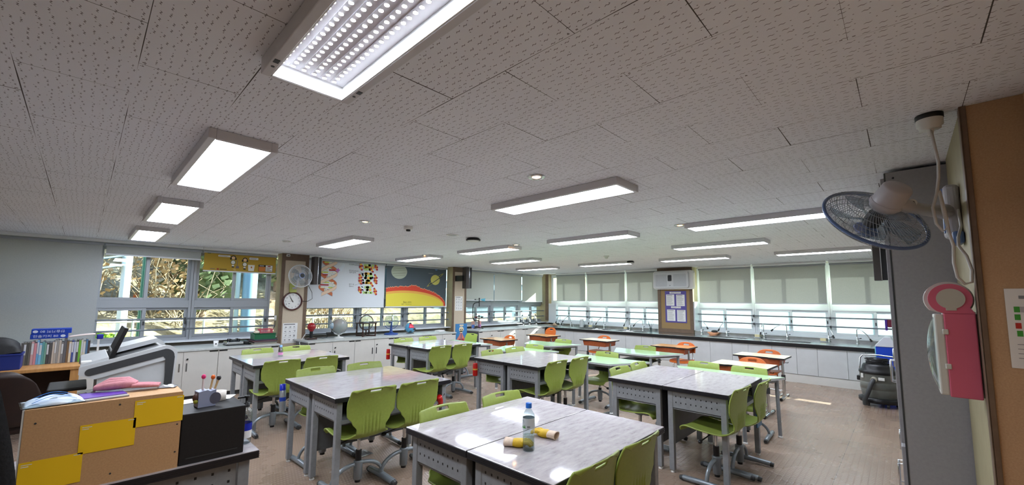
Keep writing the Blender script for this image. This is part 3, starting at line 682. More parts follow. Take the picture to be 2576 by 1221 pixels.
# round downlights, detectors, domes
m_warm = emis('warm_lamp', (255, 190, 120), 9.0)
for x, y, t, lit in ((-1.755, 2.055, 'round recessed downlight glowing orange, nearest one above the central panel', 1), (-4.18, 2.045, 'round recessed downlight glowing orange, left of the smoke detector', 1), (-1.735, 4.455, 'round recessed downlight glowing orange, at the right near the third row', 1), (-4.21, 4.46, 'small recessed downlight beside the black dome camera', 1), (-6.54, 4.42, 'far left recessed downlight above the planets chart', 1), (-6.52, 2.0, 'unlit flat downlight above the yellow blind', 0)):
    r = thing('downlight', t, 'downlight', (x, y, H), 0, 'round ceiling downlights')
    MB().lathe([(0.062, -0.001), (0.062, -0.006), (0.052, -0.012), (0.034, -0.008), (0.030, -0.002)], n=28).build('trim_ring', m_chrome, r)
    MB().lathe([(0.030, -0.002), (0.026, -0.007), (0.0, -0.010)], n=20).build('lamp', m_warm if lit else m_white, r)
r = thing('smoke_detector', 'white ceiling sensor with black tip right of the second downlight', 'sensor', (-4.10, 2.53, H))
MB().lathe([(0.05, -0.001), (0.05, -0.03), (0.042, -0.036), (0.0, -0.036)], n=24).build('base', m_white, r); MB().lathe([(0.026, -0.036), (0.024, -0.055), (0.0, -0.058)], n=18).build('tip', m_black, r)
r = thing('smoke_detector', 'small white domed smoke detector near the rear row of lights', 'sensor', (-3.99, 6.69, H))
MB().lathe([(0.055, -0.001), (0.055, -0.012), (0.036, -0.022), (0.03, -0.05), (0.0, -0.06)], n=24).build('base', m_white, r)
r = thing('ceiling_speaker', 'flat round grey speaker grille in the ceiling left of the black dome', 'speaker', (-4.205, 3.25, H))
MB().lathe([(0.085, -0.001), (0.085, -0.006), (0.075, -0.008)], n=32).build('rim', m_white, r); MB().lathe([(0.075, -0.007), (0.04, -0.009), (0.0, -0.010)], n=32).build('grille', m_alug, r)
for x, y, sz, t in ((-4.21, 3.61, 0.10, 'black ceiling access point with white underside in mid room'), (-4.14, 7.89, 0.085, 'black ceiling access point far back, near the rear lights')):
    r = thing('access_point', t, 'access point', (x, y, H), 0)
    MB().lathe([(sz*0.75, -0.001), (sz, -0.02), (sz, -0.034), (sz*0.9, -0.038)], n=28).build('housing', m_black, r)
    MB().lathe([(sz*0.88, -0.036), (sz*0.5, -0.048), (0.0, -0.05)], n=28).build('cover', m_white, r)
# ------------------------------------------------------------------ lab tables
TW, TL, TH = 0.55, 1.10, 0.75
def make_table():
    """open side faces +x; origin on the floor under the middle"""
    r = thing('lab_table', '', 'table')
    x0, x1, y0, y1 = -TW/2, TW/2, -TL/2, TL/2
    MB().bx(x0, x1, y0, y1, TH-0.004, TH).bx(x0, x1, y0, y1, TH-0.038, TH-0.004, 1).build('tabletop', [m_marble, m_edge], r, bevel=0.002, seg=1)
    e = MB()
    for k in range(3):
        z = TH-0.013-k*0.009; t = 0.0015
        e.bx(x0-t, x1+t, y0-t, y0, z-0.003, z).bx(x0-t, x1+t, y1, y1+t, z-0.003, z).bx(x0-t, x0, y0, y1, z-0.003, z).bx(x1, x1+t, y0, y1, z-0.003, z)
    e.build('edge_band', m_edge, r)
    i = 0.03; s_ = 0.045
    for sx in (-1, 1):
        for sy in (-1, 1):
            a = x0+i if sx < 0 else x1-i-s_; b = y0+i if sy < 0 else y1-i-s_
            lg = MB().bx(a, a+s_, b, b+s_, 0.022, TH-0.038).build('leg', m_legm, r, bevel=0.004)
            MB().lathe([(0.019, 0.0), (0.021, 0.008), (0.012, 0.014), (0.009, 0.024)], (a+s_/2, b+s_/2, 0), 14).build('levelling_foot', m_white, lg)
    for sy in (-1, 1):
        yo = y0+i+0.006 if sy < 0 else y1-i-0.006
        p = MB().bx(x0+i+s_, x1-i-s_, yo-0.002, yo+0.002, TH-0.185, TH-0.038)
        for rr_ in (0, 1):
            for k in range(9):
                xx = x0+i+s_+0.028+k*(TW-2*i-2*s_-0.056)/8; zz = TH-0.085-0.052*rr_
                p.bx(xx-0.0045, xx+0.0045, yo-0.0026, yo+0.0026, zz-0.006, zz+0.006, 1)
        p.build('perforated_end_panel', [m_legm, m_black], r)
    MB().bx(x0+i+0.012, x0+i+0.016, y0+i+s_, y1-i-s_, 0.22, TH-0.038).build('modesty_panel', m_panelm, r)
    MB().bx(x0+i+0.016, x1-i-0.012, y0+i+0.012, y1-i-0.012, TH-0.20, TH-0.192).bx(x1-i-0.016, x1-i-0.008, y0+i+s_, y1-i-s_, TH-0.215, TH-0.185).build('book_shelf', m_legm, r)
    MB().bx(x0+i+0.016, x1-i-0.02, -0.012, 0.012, TH-0.192, TH-0.038).build('divider', m_legm, r)
    return r
tb = [None]
GR = {'A': (-6.448, 1.378, 0.0, 0.0), 'B': (-4.295, 1.381, 0.0016, 0.0), 'C': (-2.206, 1.392, 0.008, 0.0), 'D': (-6.454, 3.676, 0.014, 0.02), 'E': (-4.17, 3.622, 0.0016, 0.0), 'F': (-2.192, 3.677, 0.006, 0.0)}
PH = {'A': 'pair by the clock pillar', 'B': 'pair with the spray can', 'C': 'nearest pair with the water bottle', 'D': 'far pair beside the left cabinets', 'E': 'centre pair with a red can', 'F': 'pair beside the right aisle'}
for k, (x, y, a, gap) in GR.items():
    for half in (0, 1):
        cx_, cy_ = TW/2+half*(TW+0.008+gap), TL/2
        wx, wy = x+cx_*cos(a)-cy_*sin(a), y+cx_*sin(a)+cy_*cos(a)
        lab = 'white-topped grey lab table, %s half of the %s' % (('left', 'right')[half], PH[k])
        rz = a if half else a+pi
        if tb[0] is None: tb[0] = make_table(); o = tb[0]; o.location = (wx, wy, 0); o.rotation_euler = (0, 0, rz); o['label'] = lab; o['group'] = 'lab tables in pairs'
        else: o = dup(tb[0], (wx, wy, 0), rz, lab, 'lab tables in pairs')
# ------------------------------------------------------------------ moulded swivel chairs
def prof(t):
    """seat-to-back curve in x-z; t 0 at the front lip, 1 at the top"""
    P = [(0.225, 0.395), (0.215, 0.425), (0.17, 0.44), (0.05, 0.425), (-0.07, 0.415), (-0.145, 0.425), (-0.188, 0.465), (-0.200, 0.53), (-0.202, 0.60), (-0.212, 0.68), (-0.228, 0.75), (-0.252, 0.805), (-0.262, 0.815)]
    u = t*(len(P)-1); i = min(int(u), len(P)-2); f = u-i
    p0, p1, p2, p3 = P[max(i-1, 0)], P[i], P[i+1], P[min(i+2, len(P)-1)]
    q = []
    for k in (0, 1): q.append(0.5*((2*p1[k])+(-p0[k]+p2[k])*f+(2*p0[k]-5*p1[k]+4*p2[k]-p3[k])*f*f+(-p0[k]+3*p1[k]-3*p2[k]+p3[k])*f**3))
    return q
def cw_(t):
    K = [(0.0, 0.180), (0.08, 0.200), (0.25, 0.208), (0.37, 0.192), (0.44, 0.150), (0.50, 0.122), (0.55, 0.120), (0.62, 0.158), (0.69, 0.200), (0.76, 0.204), (0.90, 0.190), (0.96, 0.174), (1.0, 0.152)]
    for (a, x), (b, y) in zip(K, K[1:]):
        if t <= b:
            f = (t-a)/(b-a); f = f*f*(3-2*f); return x+(y-x)*f
    return K[-1][1]
NU, NV = 56, 60
def shell(u, v):
    x, z = prof(v); w = cw_(v); s_ = (u-0.5)*2
    y = w*s_
    if v < 0.5: z += 0.018*s_*s_*(1-abs(v-0.3)*1.5)            # dished seat
    else: x += 0.022*s_*s_*min(1, (v-0.5)*4)                    # wrapped back
    if v > 0.93: z -= 0.028*abs(s_)**3*(v-0.93)/0.07
    if 0.49 < v < 0.69:                                         # pressed ribs
        k = sin((v-0.49)/0.20*pi)
        if abs(y) < 0.075: x += 0.010*k*(0.5+0.5*cos(2*pi*y/0.030))-0.004*k
    return Vector((x, y, z))
def hole(i, j):
    v = (j+0.5)/NV; w = cw_(v); y = w*((i+0.5)/NU-0.5)*2
    return 0.885 < v < 0.925 and abs(y) < 0.050
def make_chair(mshell, name, drop=0.0):
    r = thing(name, '', 'chair')
    o = MB().grid(shell, NU, NV, 0, hole).build('seat_shell', mshell, r, (0, 0, -drop), solid=0.010)
    MB().lathe([(0.030, 0.375-drop), (0.055, 0.385-drop), (0.075, 0.41-drop), (0.0, 0.412-drop)], (0.0, 0, 0), 18).bx(-0.10, 0.10, -0.035, 0.035, 0.385-drop, 0.408-drop).build('seat_mount', m_cbase, r)
    MB().cyl((0, 0, 0.26-drop), (0, 0, 0.39-drop), 0.015, n=14).build('gas_lift', m_chrome, r)
    MB().cyl((0, 0, 0.19), (0, 0, 0.285-drop*0.6), 0.024, n=16).build('sleeve', m_black, r)
    MB().cyl((0, 0, 0.035), (0, 0, 0.07), 0.022, n=16).build('column_cap', m_black, r)
    b = MB().lathe([(0.026, 0.055), (0.033, 0.06), (0.036, 0.19), (0.036, 0.20), (0.026, 0.205)], n=18)
    for s_ in (-1, 1):
        pts = []
        for k in range(9):
            a = k/8*pi/2; pts.append((0, s_*(0.03+0.185*sin(a)), 0.05+0.13*cos(a)))
        b.tube(pts, 0.017, 10, flat=0.8)
    b.build('base', m_cbase, r)
    for s_ in (-1, 1):
        f = MB().tube([(-0.21, s_*0.215, 0.026), (-0.19, s_*0.215, 0.030), (0, s_*0.215, 0.036), (0.19, s_*0.215, 0.030), (0.21, s_*0.215, 0.026)], 0.022, 10, rs=[0.018, 0.021, 0.023, 0.021, 0.018]).build('foot_bar', m_cbase, r)
        MB().cyl((0.195, s_*0.215, 0.027), (0.222, s_*0.215, 0.023), 0.0225, 0.018, 12).cyl((-0.195, s_*0.215, 0.027), (-0.222, s_*0.215, 0.023), 0.0225, 0.018, 12).build('end_cap', m_dark, f)
    MB().cyl((0.03, 0.03, 0.38-drop), (0.06, 0.15, 0.345-drop), 0.005, n=8).ball((0.063, 0.165, 0.34-drop), 0.016, 10, 8, sc=(1, 1.6, 1)).build('height_lever', m_black, r)
    return r
CH = {}
def chair(kind, x, y, rz, lab, group):
    if kind not in CH:
        o = make_chair(m_green, 'swivel_chair', 0.0 if kind == 'std' else 0.085); CH[kind] = o
        o.location = (x, y, 0); o.rotation_euler = (0, 0, rz); o['label'] = lab; o['group'] = group
        return o
    return dup(CH[kind], (x, y, 0), rz, lab, group)
BT = 0.255     # back top behind the seat centre
front = {'A1': (-5.10, 1.61), 'A2': (-5.12, 2.05), 'B1': (-3.045, 1.645), 'B2': (-3.035, 2.06), 'C1': (-1.0, 1.62), 'C2': (-0.995, 2.04), 'D1': (-5.07, 3.78), 'D2': (-5.06, 4.19), 'E1': (-2.93, 3.85), 'E2': (-2.92, 4.29), 'F1': (-0.985, 3.82), 'F2': (-0.925, 4.26)}
rear = {'A3': (-6.505, 1.72), 'A4': (-6.51, 2.21), 'B3': (-4.355, 1.68), 'B4': (-4.345, 2.17), 'C3': (-2.262, 1.69), 'C4': (-2.262, 2.215), 'D3': (-6.515, 3.98), 'D4': (-6.53, 4.5), 'E3': (-4.235, 3.97), 'E4': (-4.235, 4.44), 'F3': (-2.25, 3.95), 'F4': (-2.265, 4.41)}
rj = random.Random(5)
for k, (x, y) in front.items():
    a = pi+(0.0 if k[0] in 'BC' else rj.uniform(-0.06, 0.06))
    chair('std', x-BT*cos(pi-a), y, a, 'green chair, back turned to us, %s, at the %s' % (('left', 'right')[int(k[1])-1], PH[k[0]]), 'green chairs at the lab tables')
for k, (x, y) in rear.items():
    chair('std', x+BT, y, rj.uniform(-0.05, 0.05), 'green chair facing us over the table, %s, at the %s' % (('left', 'right')[int(k[1])-3], PH[k[0]]), 'green chairs at the lab tables')
# ------------------------------------------------------------------ mint trapezoid tables
def make_trap():
    r = thing('trapezoid_table', '', 'table')
    zt = 0.66; L, S_, D_ = 0.61, 0.32, 0.30
    def outline(k): return [(-L+k*1.6, D_-k), (-S_+k*0.5, -D_+k), (S_-k*0.5, -D_+k), (L-k*1.6, D_-k)]
    MB().prism([(x, y, zt-0.003) for x, y in outline(0.002)], (0, 0, 0.003)).build('tabletop', m_mint, r)
    MB().prism([(x, y, zt-0.026) for x, y in outline(0)], (0, 0, 0.023)).build('edge_band', m_gedge, r, bevel=0.006)
    q = MB()
    P = outline(0.05)
    for i in range(4):
        a, b = Vector((*P[i], zt-0.045)), Vector((*P[(i+1) % 4], zt-0.045)); q.tube([a, b], 0.016, 4)
    q.build('frame', m_legm, r)
    for (x, y) in P: 
        sx = 1 if x > 0 else -1
        lg = MB().tube([(x, y, zt-0.03), (x+sx*0.012, y, 0.02)], 0.023, 4).build('leg', m_legm, r)
        MB().lathe([(0.024, 0.0), (0.026, 0.012), (0.016, 0.022)], (x+sx*0.012, y, 0), 14).build('levelling_foot', m_white, lg)
    MB().bx(-0.28, 0.28, -0.16, 0.2, zt-0.13, zt-0.122).build('book_tray', m_dark, r)
    return r
tr = [None]
for x, y, a, t in ((-1.635, 5.24, 0.02, 'mint green trapezoid table beside the right aisle, behind the near-right tables'), (-3.24, 5.24, 0.0, 'mint green trapezoid table in mid room, right of the centre table pair'), (-3.25, 6.48, 0.01, 'mint green trapezoid table in front of the pillar with the noticeboard'), (-5.16, 6.36, 0.04, 'mint green trapezoid table in front of the corner pillar'), (-4.84, 5.24, 0.04, 'mint green trapezoid table just behind the centre table pair'), (-6.40, 5.20, 0.0, 'mint green trapezoid table by the left cabinets near the skeleton poster')):
    if tr[0] is None: tr[0] = make_trap(); o = tr[0]; o.location = (x, y, 0); o.rotation_euler = (0, 0, a); o['label'] = t; o['group'] = 'mint trapezoid tables'
    else: dup(tr[0], (x, y, 0), a, t, 'mint trapezoid tables')
for x, y, a, t in ((-4.98, 6.72, 0.05, 'green chair behind the mint table before the corner pillar'), (-4.74, 5.57, 0.06, 'green chair behind the mint table next to the centre pair'), (-6.46, 5.56, -0.1, 'green chair behind the mint table by the skeleton poster'), (-3.32, 6.85, 0.0, 'green chair behind the mint table before the noticeboard pillar'), (-3.33, 5.61, 0.03, 'green chair behind the mint table in mid room'), (-1.93, 5.62, 0.0, 'green chair behind the aisle-side mint table, left one'), (-1.39, 5.60, 0.05, 'green chair behind the aisle-side mint table, right one')):
    chair('low' if 'skeleton' not in t else 'std', x, y-BT+0.0, -pi/2+a, t, 'green chairs at the mint tables')
# ------------------------------------------------------------------ orange pupil desks and chairs
def make_desk(mtop):
    r = thing('pupil_desk', '', 'desk'); zt = 0.645
    hw, hd = 0.36, 0.245
    out = [(-hw, hd), (-hw, -hd), (-0.16, -hd), (-0.12, -hd+0.03), (0.12, -hd+0.03), (0.16, -hd), (hw, -hd), (hw, hd)]
    MB().prism([(x, y, zt-0.003) for x, y in out], (0, 0, 0.003)).build('desktop', mtop, r)
    MB().prism([(x*1.008, y*1.01, zt-0.024) for x, y in out], (0, 0, 0.021)).build('edge_band', m_edge, r, bevel=0.004)
    sec = [(-0.30, zt-0.024), (-0.27, zt-0.13), (0.27, zt-0.13), (0.30, zt-0.024), (0.275, zt-0.024), (0.25, zt-0.115), (-0.25, zt-0.115), (-0.275, zt-0.024)]
    MB().prism([(x, -0.20, z) for x, z in sec], (0, 0.40, 0)).bx(-0.27, 0.27, -0.205, -0.195, zt-0.13, zt-0.024).build('storage_tray', m_tray, r, bevel=0.004)
    for s_ in (-1, 1):
        lg = MB().tube([(s_*0.285, -0.02, zt-0.06), (s_*0.292, -0.02, 0.30)], 0.02, 12, flat=0.7).tube([(s_*0.292, -0.02, 0.34), (s_*0.292, -0.02, 0.04)], 0.024, 12, flat=0.75).build('leg', m_chrome, r)
        MB().cyl((s_*0.292, -0.02, 0.29), (s_*0.292, -0.02, 0.37), 0.028, n=12).build('height_collar', m_dark, lg)
        ft = MB().tube([(s_*0.292, -0.23, 0.024), (s_*0.292, -0.02, 0.034), (s_*0.292, 0.20, 0.024)], 0.02, 10).build('foot_bar', m_chrome, r)
        MB().cyl((s_*0.292, -0.25, 0.022), (s_*0.292, -0.21, 0.024), 0.022, n=10).cyl((s_*0.292, 0.19, 0.024), (s_*0.292, 0.22, 0.022), 0.022, n=10).build('end_cap', m_black, ft)
    MB().cyl((-0.292, 0.0, 0.12), (0.292, 0.0, 0.12), 0.012, n=10).build('stretcher', m_chrome, r)
    MB().tube([(0.30, 0.1, zt-0.10), (0.34, 0.1, zt-0.10), (0.345, 0.1, zt-0.085)], 0.005, 6).build('bag_hook', m_black, r)
    return r
dk = {}
for x, y, a, mt, t in ((-6.60, 6.45, -0.06, 't', 'tan-topped orange pupil desk by the left cabinets'), (-6.55, 7.95, -0.1, 't', 'tan-topped orange pupil desk in the far corner'), (-4.98, 8.0, -0.02, 'c', 'cream-topped orange pupil desk left of the noticeboard pillar'), (-3.30, 7.98, 0.0, 't', 'tan-topped orange pupil desk in front of the noticeboard pillar'), (-1.745, 7.72, -0.02, 'c', 'cream-topped orange pupil desk at the right, rear one'), (-1.69, 6.44, -0.03, 'c', 'cream-topped orange pupil desk at the right, front one')):
    if mt not in dk: dk[mt] = make_desk(m_tan if mt == 't' else m_cream); o = dk[mt]; o.location = (x, y, 0); o.rotation_euler = (0, 0, a); o['label'] = t; o['group'] = 'orange pupil desks'
    else: dup(dk[mt], (x, y, 0), a, t, 'orange pupil desks')
def make_ochair(h=0.0):
    """orange pupil chair facing +x: dished seat, separate back, bent steel legs"""
    r = thing('pupil_chair', '', 'chair'); zs = 0.385+h
    def seat(u, v):
        s_ = (u-0.5)*2; t = v*2-1; q = 1-0.10*abs(s_)**4
        return Vector((0.19*t*q, 0.19*s_*(1-0.10*abs(t)**4), zs+0.012*s_*s_+(0.0 if t < 0.6 else -0.05*(t-0.6)**2*4)))
    MB().grid(seat, 16, 16).build('seat', m_orange, r, solid=0.012)
    def back(u, v):
        s_ = (u-0.5)*2; w = 0.185*(1-0.32*max(0, v-0.55)**2*4)
        return Vector((-0.20-0.05*v+0.03*s_*s_, w*s_, zs+0.14+0.19*v-0.03*abs(s_)**3*v))
    MB().grid(back, 20, 12, 0, lambda i, j: 8 <= j <= 9 and 7 <= i <= 12).build('backrest', m_orange, r, solid=0.012)
    for s_ in (-1, 1):
        MB().tube([(-0.22, s_*0.12, zs+0.20), (-0.205, s_*0.13, zs+0.06), (-0.17, s_*0.14, zs-0.015), (0.0, s_*0.15, zs-0.03), (0.02, s_*0.155, zs-0.06), (0.03, s_*0.165, 0.04)], 0.012, 8).build('side_tube', m_chrome, r)
        MB().tube([(-0.20, s_*0.17, 0.016), (0.0, s_*0.17, 0.03), (0.20, s_*0.17, 0.016)], 0.015, 8).build('foot_bar', m_chrome, r)
    MB().cyl((0.02, -0.15, 0.2), (0.02, 0.15, 0.2), 0.009, n=8).build('stretcher', m_chrome, r)
    return r
oc = {}
for x, y, a, h, t in ((-6.50, 6.72, -0.05, 0, 'orange chair behind the tan desk by the left cabinets'), (-6.68, 8.42, -0.1, 0.085, 'orange chair with full back showing, in the far corner'), (-5.02, 8.30, 0, 0, 'orange chair behind the cream desk left of the noticeboard'), (-3.14, 8.20, 0, 0, 'orange chair behind the tan desk before the noticeboard'), (-1.70, 8.02, 0, 0, 'orange chair behind the rear right cream desk'), (-1.64, 6.73, 0, 0, 'orange chair behind the front right cream desk')):
    if h not in oc: oc[h] = make_ochair(h); o = oc[h]; o.location = (x, y-0.24, 0); o.rotation_euler = (0, 0, -pi/2+a); o['label'] = t; o['group'] = 'orange pupil chairs'
    else: dup(oc[h], (x, y-0.24, 0), -pi/2+a, t, 'orange pupil chairs')
# ------------------------------------------------------------------ text poured into a mesh
def txt(mb, body, size, x, z, layer=3, m=0, align='CENTER', rot=0.0, sx=1.0):
    cu = bpy.data.curves.new('t', 'FONT'); cu.body = body; cu.size = size; cu.align_x = align; cu.align_y = 'CENTER'; cu.resolution_u = 2
    t = bpy.data.objects.new('t', cu); COL.objects.link(t); bpy.context.view_layer.update()
    me = bpy.data.meshes.new_from_object(t.evaluated_get(bpy.context.evaluated_depsgraph_get()))
    V = [(x+sx*v.co.x*cos(rot)-v.co.y*sin(rot), -0.0006*layer, z+sx*v.co.x*sin(rot)+v.co.y*cos(rot)) for v in me.vertices]
    mb.add(V, [tuple(p.vertices) for p in me.polygons], m)
    bpy.data.objects.remove(t); bpy.data.curves.remove(cu); bpy.data.meshes.remove(me)
# ------------------------------------------------------------------ things on the clock pillar
r = thing('wall_clock', 'round white wall clock with dark red rim on the first pillar', 'clock', (-8.346, 2.72, 1.452), L90)
MB().lathe([(0.150, -0.002), (0.174, 0.0), (0.176, 0.028), (0.166, 0.040), (0.150, 0.034), (0.147, 0.012)], n=48, axis=(0, -1, 0), caps=False).build('rim', mat('clock_rim', (72, 28, 26), 0.25, coat=0.4), r)
MB().lathe([(0.150, 0.004), (0.150, 0.012), (0.0, 0.012)], n=48, axis=(0, -1, 0), smooth=False).build('dial', m_paper, r)
q = MB()
for k in range(1, 13):
    a = pi/2-k*pi/6; txt(q, str(k), 0.038, 0.118*cos(a), 0.118*sin(a), 0, 0)
q.disc(-0.055, -0.045, 0.017, 0.006, 0, 0, 14)
q.build('numerals', m_ink, r, (0, -0.0135, 0))
def hand(L, w, a, m, nm, y): q = MB().line((-0.02*cos(a), -0.02*sin(a)), (L*cos(a), L*sin(a)), w, 0, 0); q.v = [(x, 0.0, z) for x, _, z in q.v]; q.build(nm, m, r, (0, y, 0), solid=0.0012)
hand(0.075, 0.011, pi/2+0.53, m_black, 'hour_hand', -0.016); hand(0.108, 0.007, pi/2+0.50, m_black, 'minute_hand', -0.018); hand(0.10, 0.0025, pi+0.1, mat('second_red', (120, 60, 60), 0.4), 'second_hand', -0.020)
def sheet(name, label, loc, rz, w, h, seed, group=None, title=None, fig=True):
    r = thing(name, label, 'poster', loc, rz, group)
    MB().bx(0, w, -0.002, 0.0, 0, h).build('sheet', m_paper, r)
    q = MB(); rr = random.Random(seed)
    q.lines(w*0.08, w*0.9, h*0.915, h*0.955, 1, 1, 0, 0.8, seed=seed)
    if fig:
        for i in range(3):
            for j in range(4):
                cx, cz = w*(0.2+0.3*i), h*(0.80-0.21*j)
                for k in range(4): q.line((cx+rr.uniform(-0.09, 0.05)*w, cz+rr.uniform(-0.05, 0.03)*h), (cx+rr.uniform(-0.05, 0.09)*w, cz+rr.uniform(-0.03, 0.05)*h), w*0.018, 1, rr.choice((0, 1)))
                q.disc(cx+rr.uniform(-0.05, 0.05)*w, cz, w*0.03, w*0.022, 1, 0, 10)
                q.lines(cx-w*0.11, cx+w*0.12, cz-h*0.095, cz-h*0.07, 2, 1, 1, 0.4, seed=i*7+j)
    else: q.lines(w*0.08, w*0.92, h*0.06, h*0.87, 14, 1, 1, 0.28, seed=seed)
    q.build('print', [m_ink, m_inkg], r, (0, -0.002, 0))
    return r
sheet('safety_poster', 'white poster with small sketches low on the clock pillar', (-8.352, 2.586, 0.672), L90, 0.254, 0.372, 3)
sheet('safety_poster', 'white poster with small sketches on the second pillar, below the speaker', (-8.352, 6.588, 1.22), L90, 0.246, 0.37, 5)
# pillar fan facing the room
def fan(name, label, loc, rot, R, mcage, mring, mblade, nb=4, wires=44, detail=True):
    """local +z is the blowing direction; motor behind"""
    r = thing(name, label, 'fan', loc); r.rotation_euler = rot
    def side(u, sgn): 
        t = u; return (0.045+(R-0.045)*t, sgn*(0.055*(1-t**2.2)+0.012))
    for sgn, nm in ((1, 'front_grille'), (-1, 'rear_grille')):
        q = MB()
        for k in range(wires):
            a = 2*pi*k/wires; tw = 0.5*sgn
            q.tube([(side(u, sgn)[0]*cos(a+tw*u), side(u, sgn)[0]*sin(a+tw*u), side(u, sgn)[1]) for u in (0, 0.25, 0.5, 0.75, 1.0)], 0.0011, 4)
        for u in (0.3, 0.55, 0.78, 0.9) if detail else (0.5,): rr_, z = side(u, sgn); q.tube([(rr_*cos(2*pi*i/40), rr_*sin(2*pi*i/40), z) for i in range(40)], 0.0012, 4, closed=True)
        q.build(nm, mcage, r)
    MB().tube([(R*cos(2*pi*i/56), R*sin(2*pi*i/56), 0) for i in range(56)], 0.0075, 8, closed=True).build('rim_band', mring, r)
    MB().lathe([(0.0, 0.078), (0.045, 0.076), (0.05, 0.068), (0.05, 0.060)], n=24).build('hub_badge', mat('hub_pale_blue', (158, 176, 224), 0.4), r)
    for k in range(nb):
        a0 = 2*pi*k/nb
        def bl(u, v, a0=a0):
            rr_ = 0.035+(R*0.86-0.035)*v; wd = 0.85*(1-0.30*v)*(0.6+0.4*min(1, v*3)); a = a0+(u-0.5)*wd+0.35*v
            return Vector((rr_*cos(a), rr_*sin(a), 0.028*(u-0.5)*(1.2-0.5*v)))
        MB().grid(bl, 8, 10).build('blade', mblade, r, solid=0.002)
    MB().cyl((0, 0, -0.03), (0, 0, 0.03), 0.035, n=20).build('blade_hub', m_dark, r)
    return r
m_blade = glass_mat('blade_tint', (226, 234, 240), rough=0.2); m_cage = mat('cage_wire', (214, 218, 222), 0.35, 0.2); m_cageb = mat('cage_wire_dark', (150, 158, 166), 0.35, 0.3)
m_fblue = mat('fan_blue', (88, 112, 158), 0.35); m_fwhite = mat('fan_white', (184, 182, 188), 0.35)
rf = fan('wall_fan', 'white wall fan facing the room above the clock on the first pillar', (-8.03, 2.735, 1.915), (0, radians(84), radians(4)), 0.205, m_cage, m_cage, m_blade, 5, 60, True)
MB().lathe([(0.055, -0.16), (0.07, -0.14), (0.075, -0.07), (0.05, -0.06)], n=20).build('motor_housing', m_fwhite, rf)
MB().lathe([(0.0, 0.083), (0.036, 0.081), (0.04, 0.077)], n=20).build('hub_cap', m_dark, rf)
MB().tube([(0.03, 0, -0.12), (0.14, 0, -0.14), (0.2, 0, -0.22), (0.19, 0, -0.31)], 0.022, 10).build('arm', m_fwhite, rf)
MB().bx(0.10, 0.27, -0.06, 0.06, -0.345, -0.30).build('wall_bracket', mat('fan_lime', (170, 176, 90), 0.4), rf, bevel=0.01)
def speaker(label, loc, rz, w=0.14, h=0.53, d=0.16):
    r = thing('wall_speaker', label, 'speaker', loc, rz, 'black column speakers')
    MB().bx(0, w*0.55, -d, 0, 0, h).build('cabinet', mat('speaker_brown', (64, 58, 56), 0.5), r, bevel=0.004)
    MB().bx(w*0.55, w, -d*0.9, -0.005, 0.004, h-0.004).build('grille', m_black, r, bevel=0.004)
    MB().bx(w*0.5, w*0.56, -d-0.003, -d*0.88, 0.0, h).build('edge_strip', m_chrome, r)
    return r
speaker('black column speaker beside the clock pillar, half behind the wall fan', (-8.24, 2.985, 1.77), L90)
speaker('black column speaker on a bracket on the second pillar', (-8.12, 6.62, 1.785), L90, 0.20, 0.54, 0.15)
sp2 = bpy.data.objects['wall_speaker.001']; MB().bx(-0.05, 0.02, -0.06, 0.23, 0.19, 0.33).build('bracket', m_black, sp2, bevel=0.004)
s3 = speaker('dark column speaker hanging beyond the grey locker, below the near fan', (-0.26, 7.0, 1.79), 0, 0.14, 0.45, 0.14)
MB().bx(0.13, 0.66, -0.09, -0.05, 0.1, 0.16).build('bracket', m_black, s3)
r = thing('motion_sensor', 'tiny white sensor at the top of the clock pillar', 'sensor', (-8.352, 2.60, 2.305), L90)
MB().bx(-0.03, 0.03, -0.04, 0, -0.02, 0.025).build('housing', m_white, r, bevel=0.008); MB().bx(-0.018, 0.018, -0.044, -0.039, -0.012, 0.005).build('lens', m_dark, r)
o = MB().tube([(-8.34, 2.98, 1.77), (-8.30, 3.05, 1.62), (-8.30, 3.06, 1.50), (-8.33, 2.99, 1.45), (-8.343, 2.90, 1.45)], 0.005, 6).build('cable', m_black); tag(o, 'thin black cable looping from the speaker beside the clock', 'cable')
o = MB().tube([(-8.34, 3.0, 0.85), (-8.0, 2.77, 0.70), (-7.70, 2.74, 0.5), (-7.66, 2.70, 0.25), (-7.7, 2.6, 0.01)], 0.007, 6).build('cable', m_white); tag(o, 'white cable hanging down between the clock pillar and the cabinet', 'cable')
r = thing('cable_box', 'small white cable box on the window edge left of the clock pillar', 'switch', (-8.43, 2.455, 1.10), L90); MB().bx(0, 0.035, -0.03, 0, 0, 0.09).build('box_body', m_white, r, bevel=0.004); MB().tube([(0.015, -0.015, 0.0), (0.012, -0.03, -0.10), (-0.02, -0.02, -0.18), (-0.02, 0.0, -0.27)], 0.005, 6).build('cable', m_black, r)
# ------------------------------------------------------------------ air purifier and noticeboard on the back pillar
r = thing('air_purifier', 'large white wall air purifier with black display on the back pillar', 'air purifier', (-4.62, 10.148, 1.80))
def rb(x0, x1, z0, z1, rad, y0, y1, m, nm, bev): 
    q = MB().prism([(x, y0, z) for x, z in rrect(x0, x1, z0, z1, rad)], (0, y1-y0, 0)); return q.build(nm, m, r, bevel=bev)
rb(0.0, 0.99, 0.0, 0.46, 0.07, -0.14, 0.0, m_white, 'rear_shell', 0.012); rb(0.04, 0.90, 0.03, 0.425, 0.05, -0.20, -0.14, mat('purifier_front', (204, 208, 210), 0.35), 'front_cover', 0.015)
m_perf = noisy('perforated_grey', (176, 182, 186), (196, 200, 204), 140, 0.5)
for a, b in ((0.09, 0.38), (0.54, 0.85)): rb(a, b, 0.07, 0.37, 0.02, -0.203, -0.2, m_perf, 'air_grille', 0)
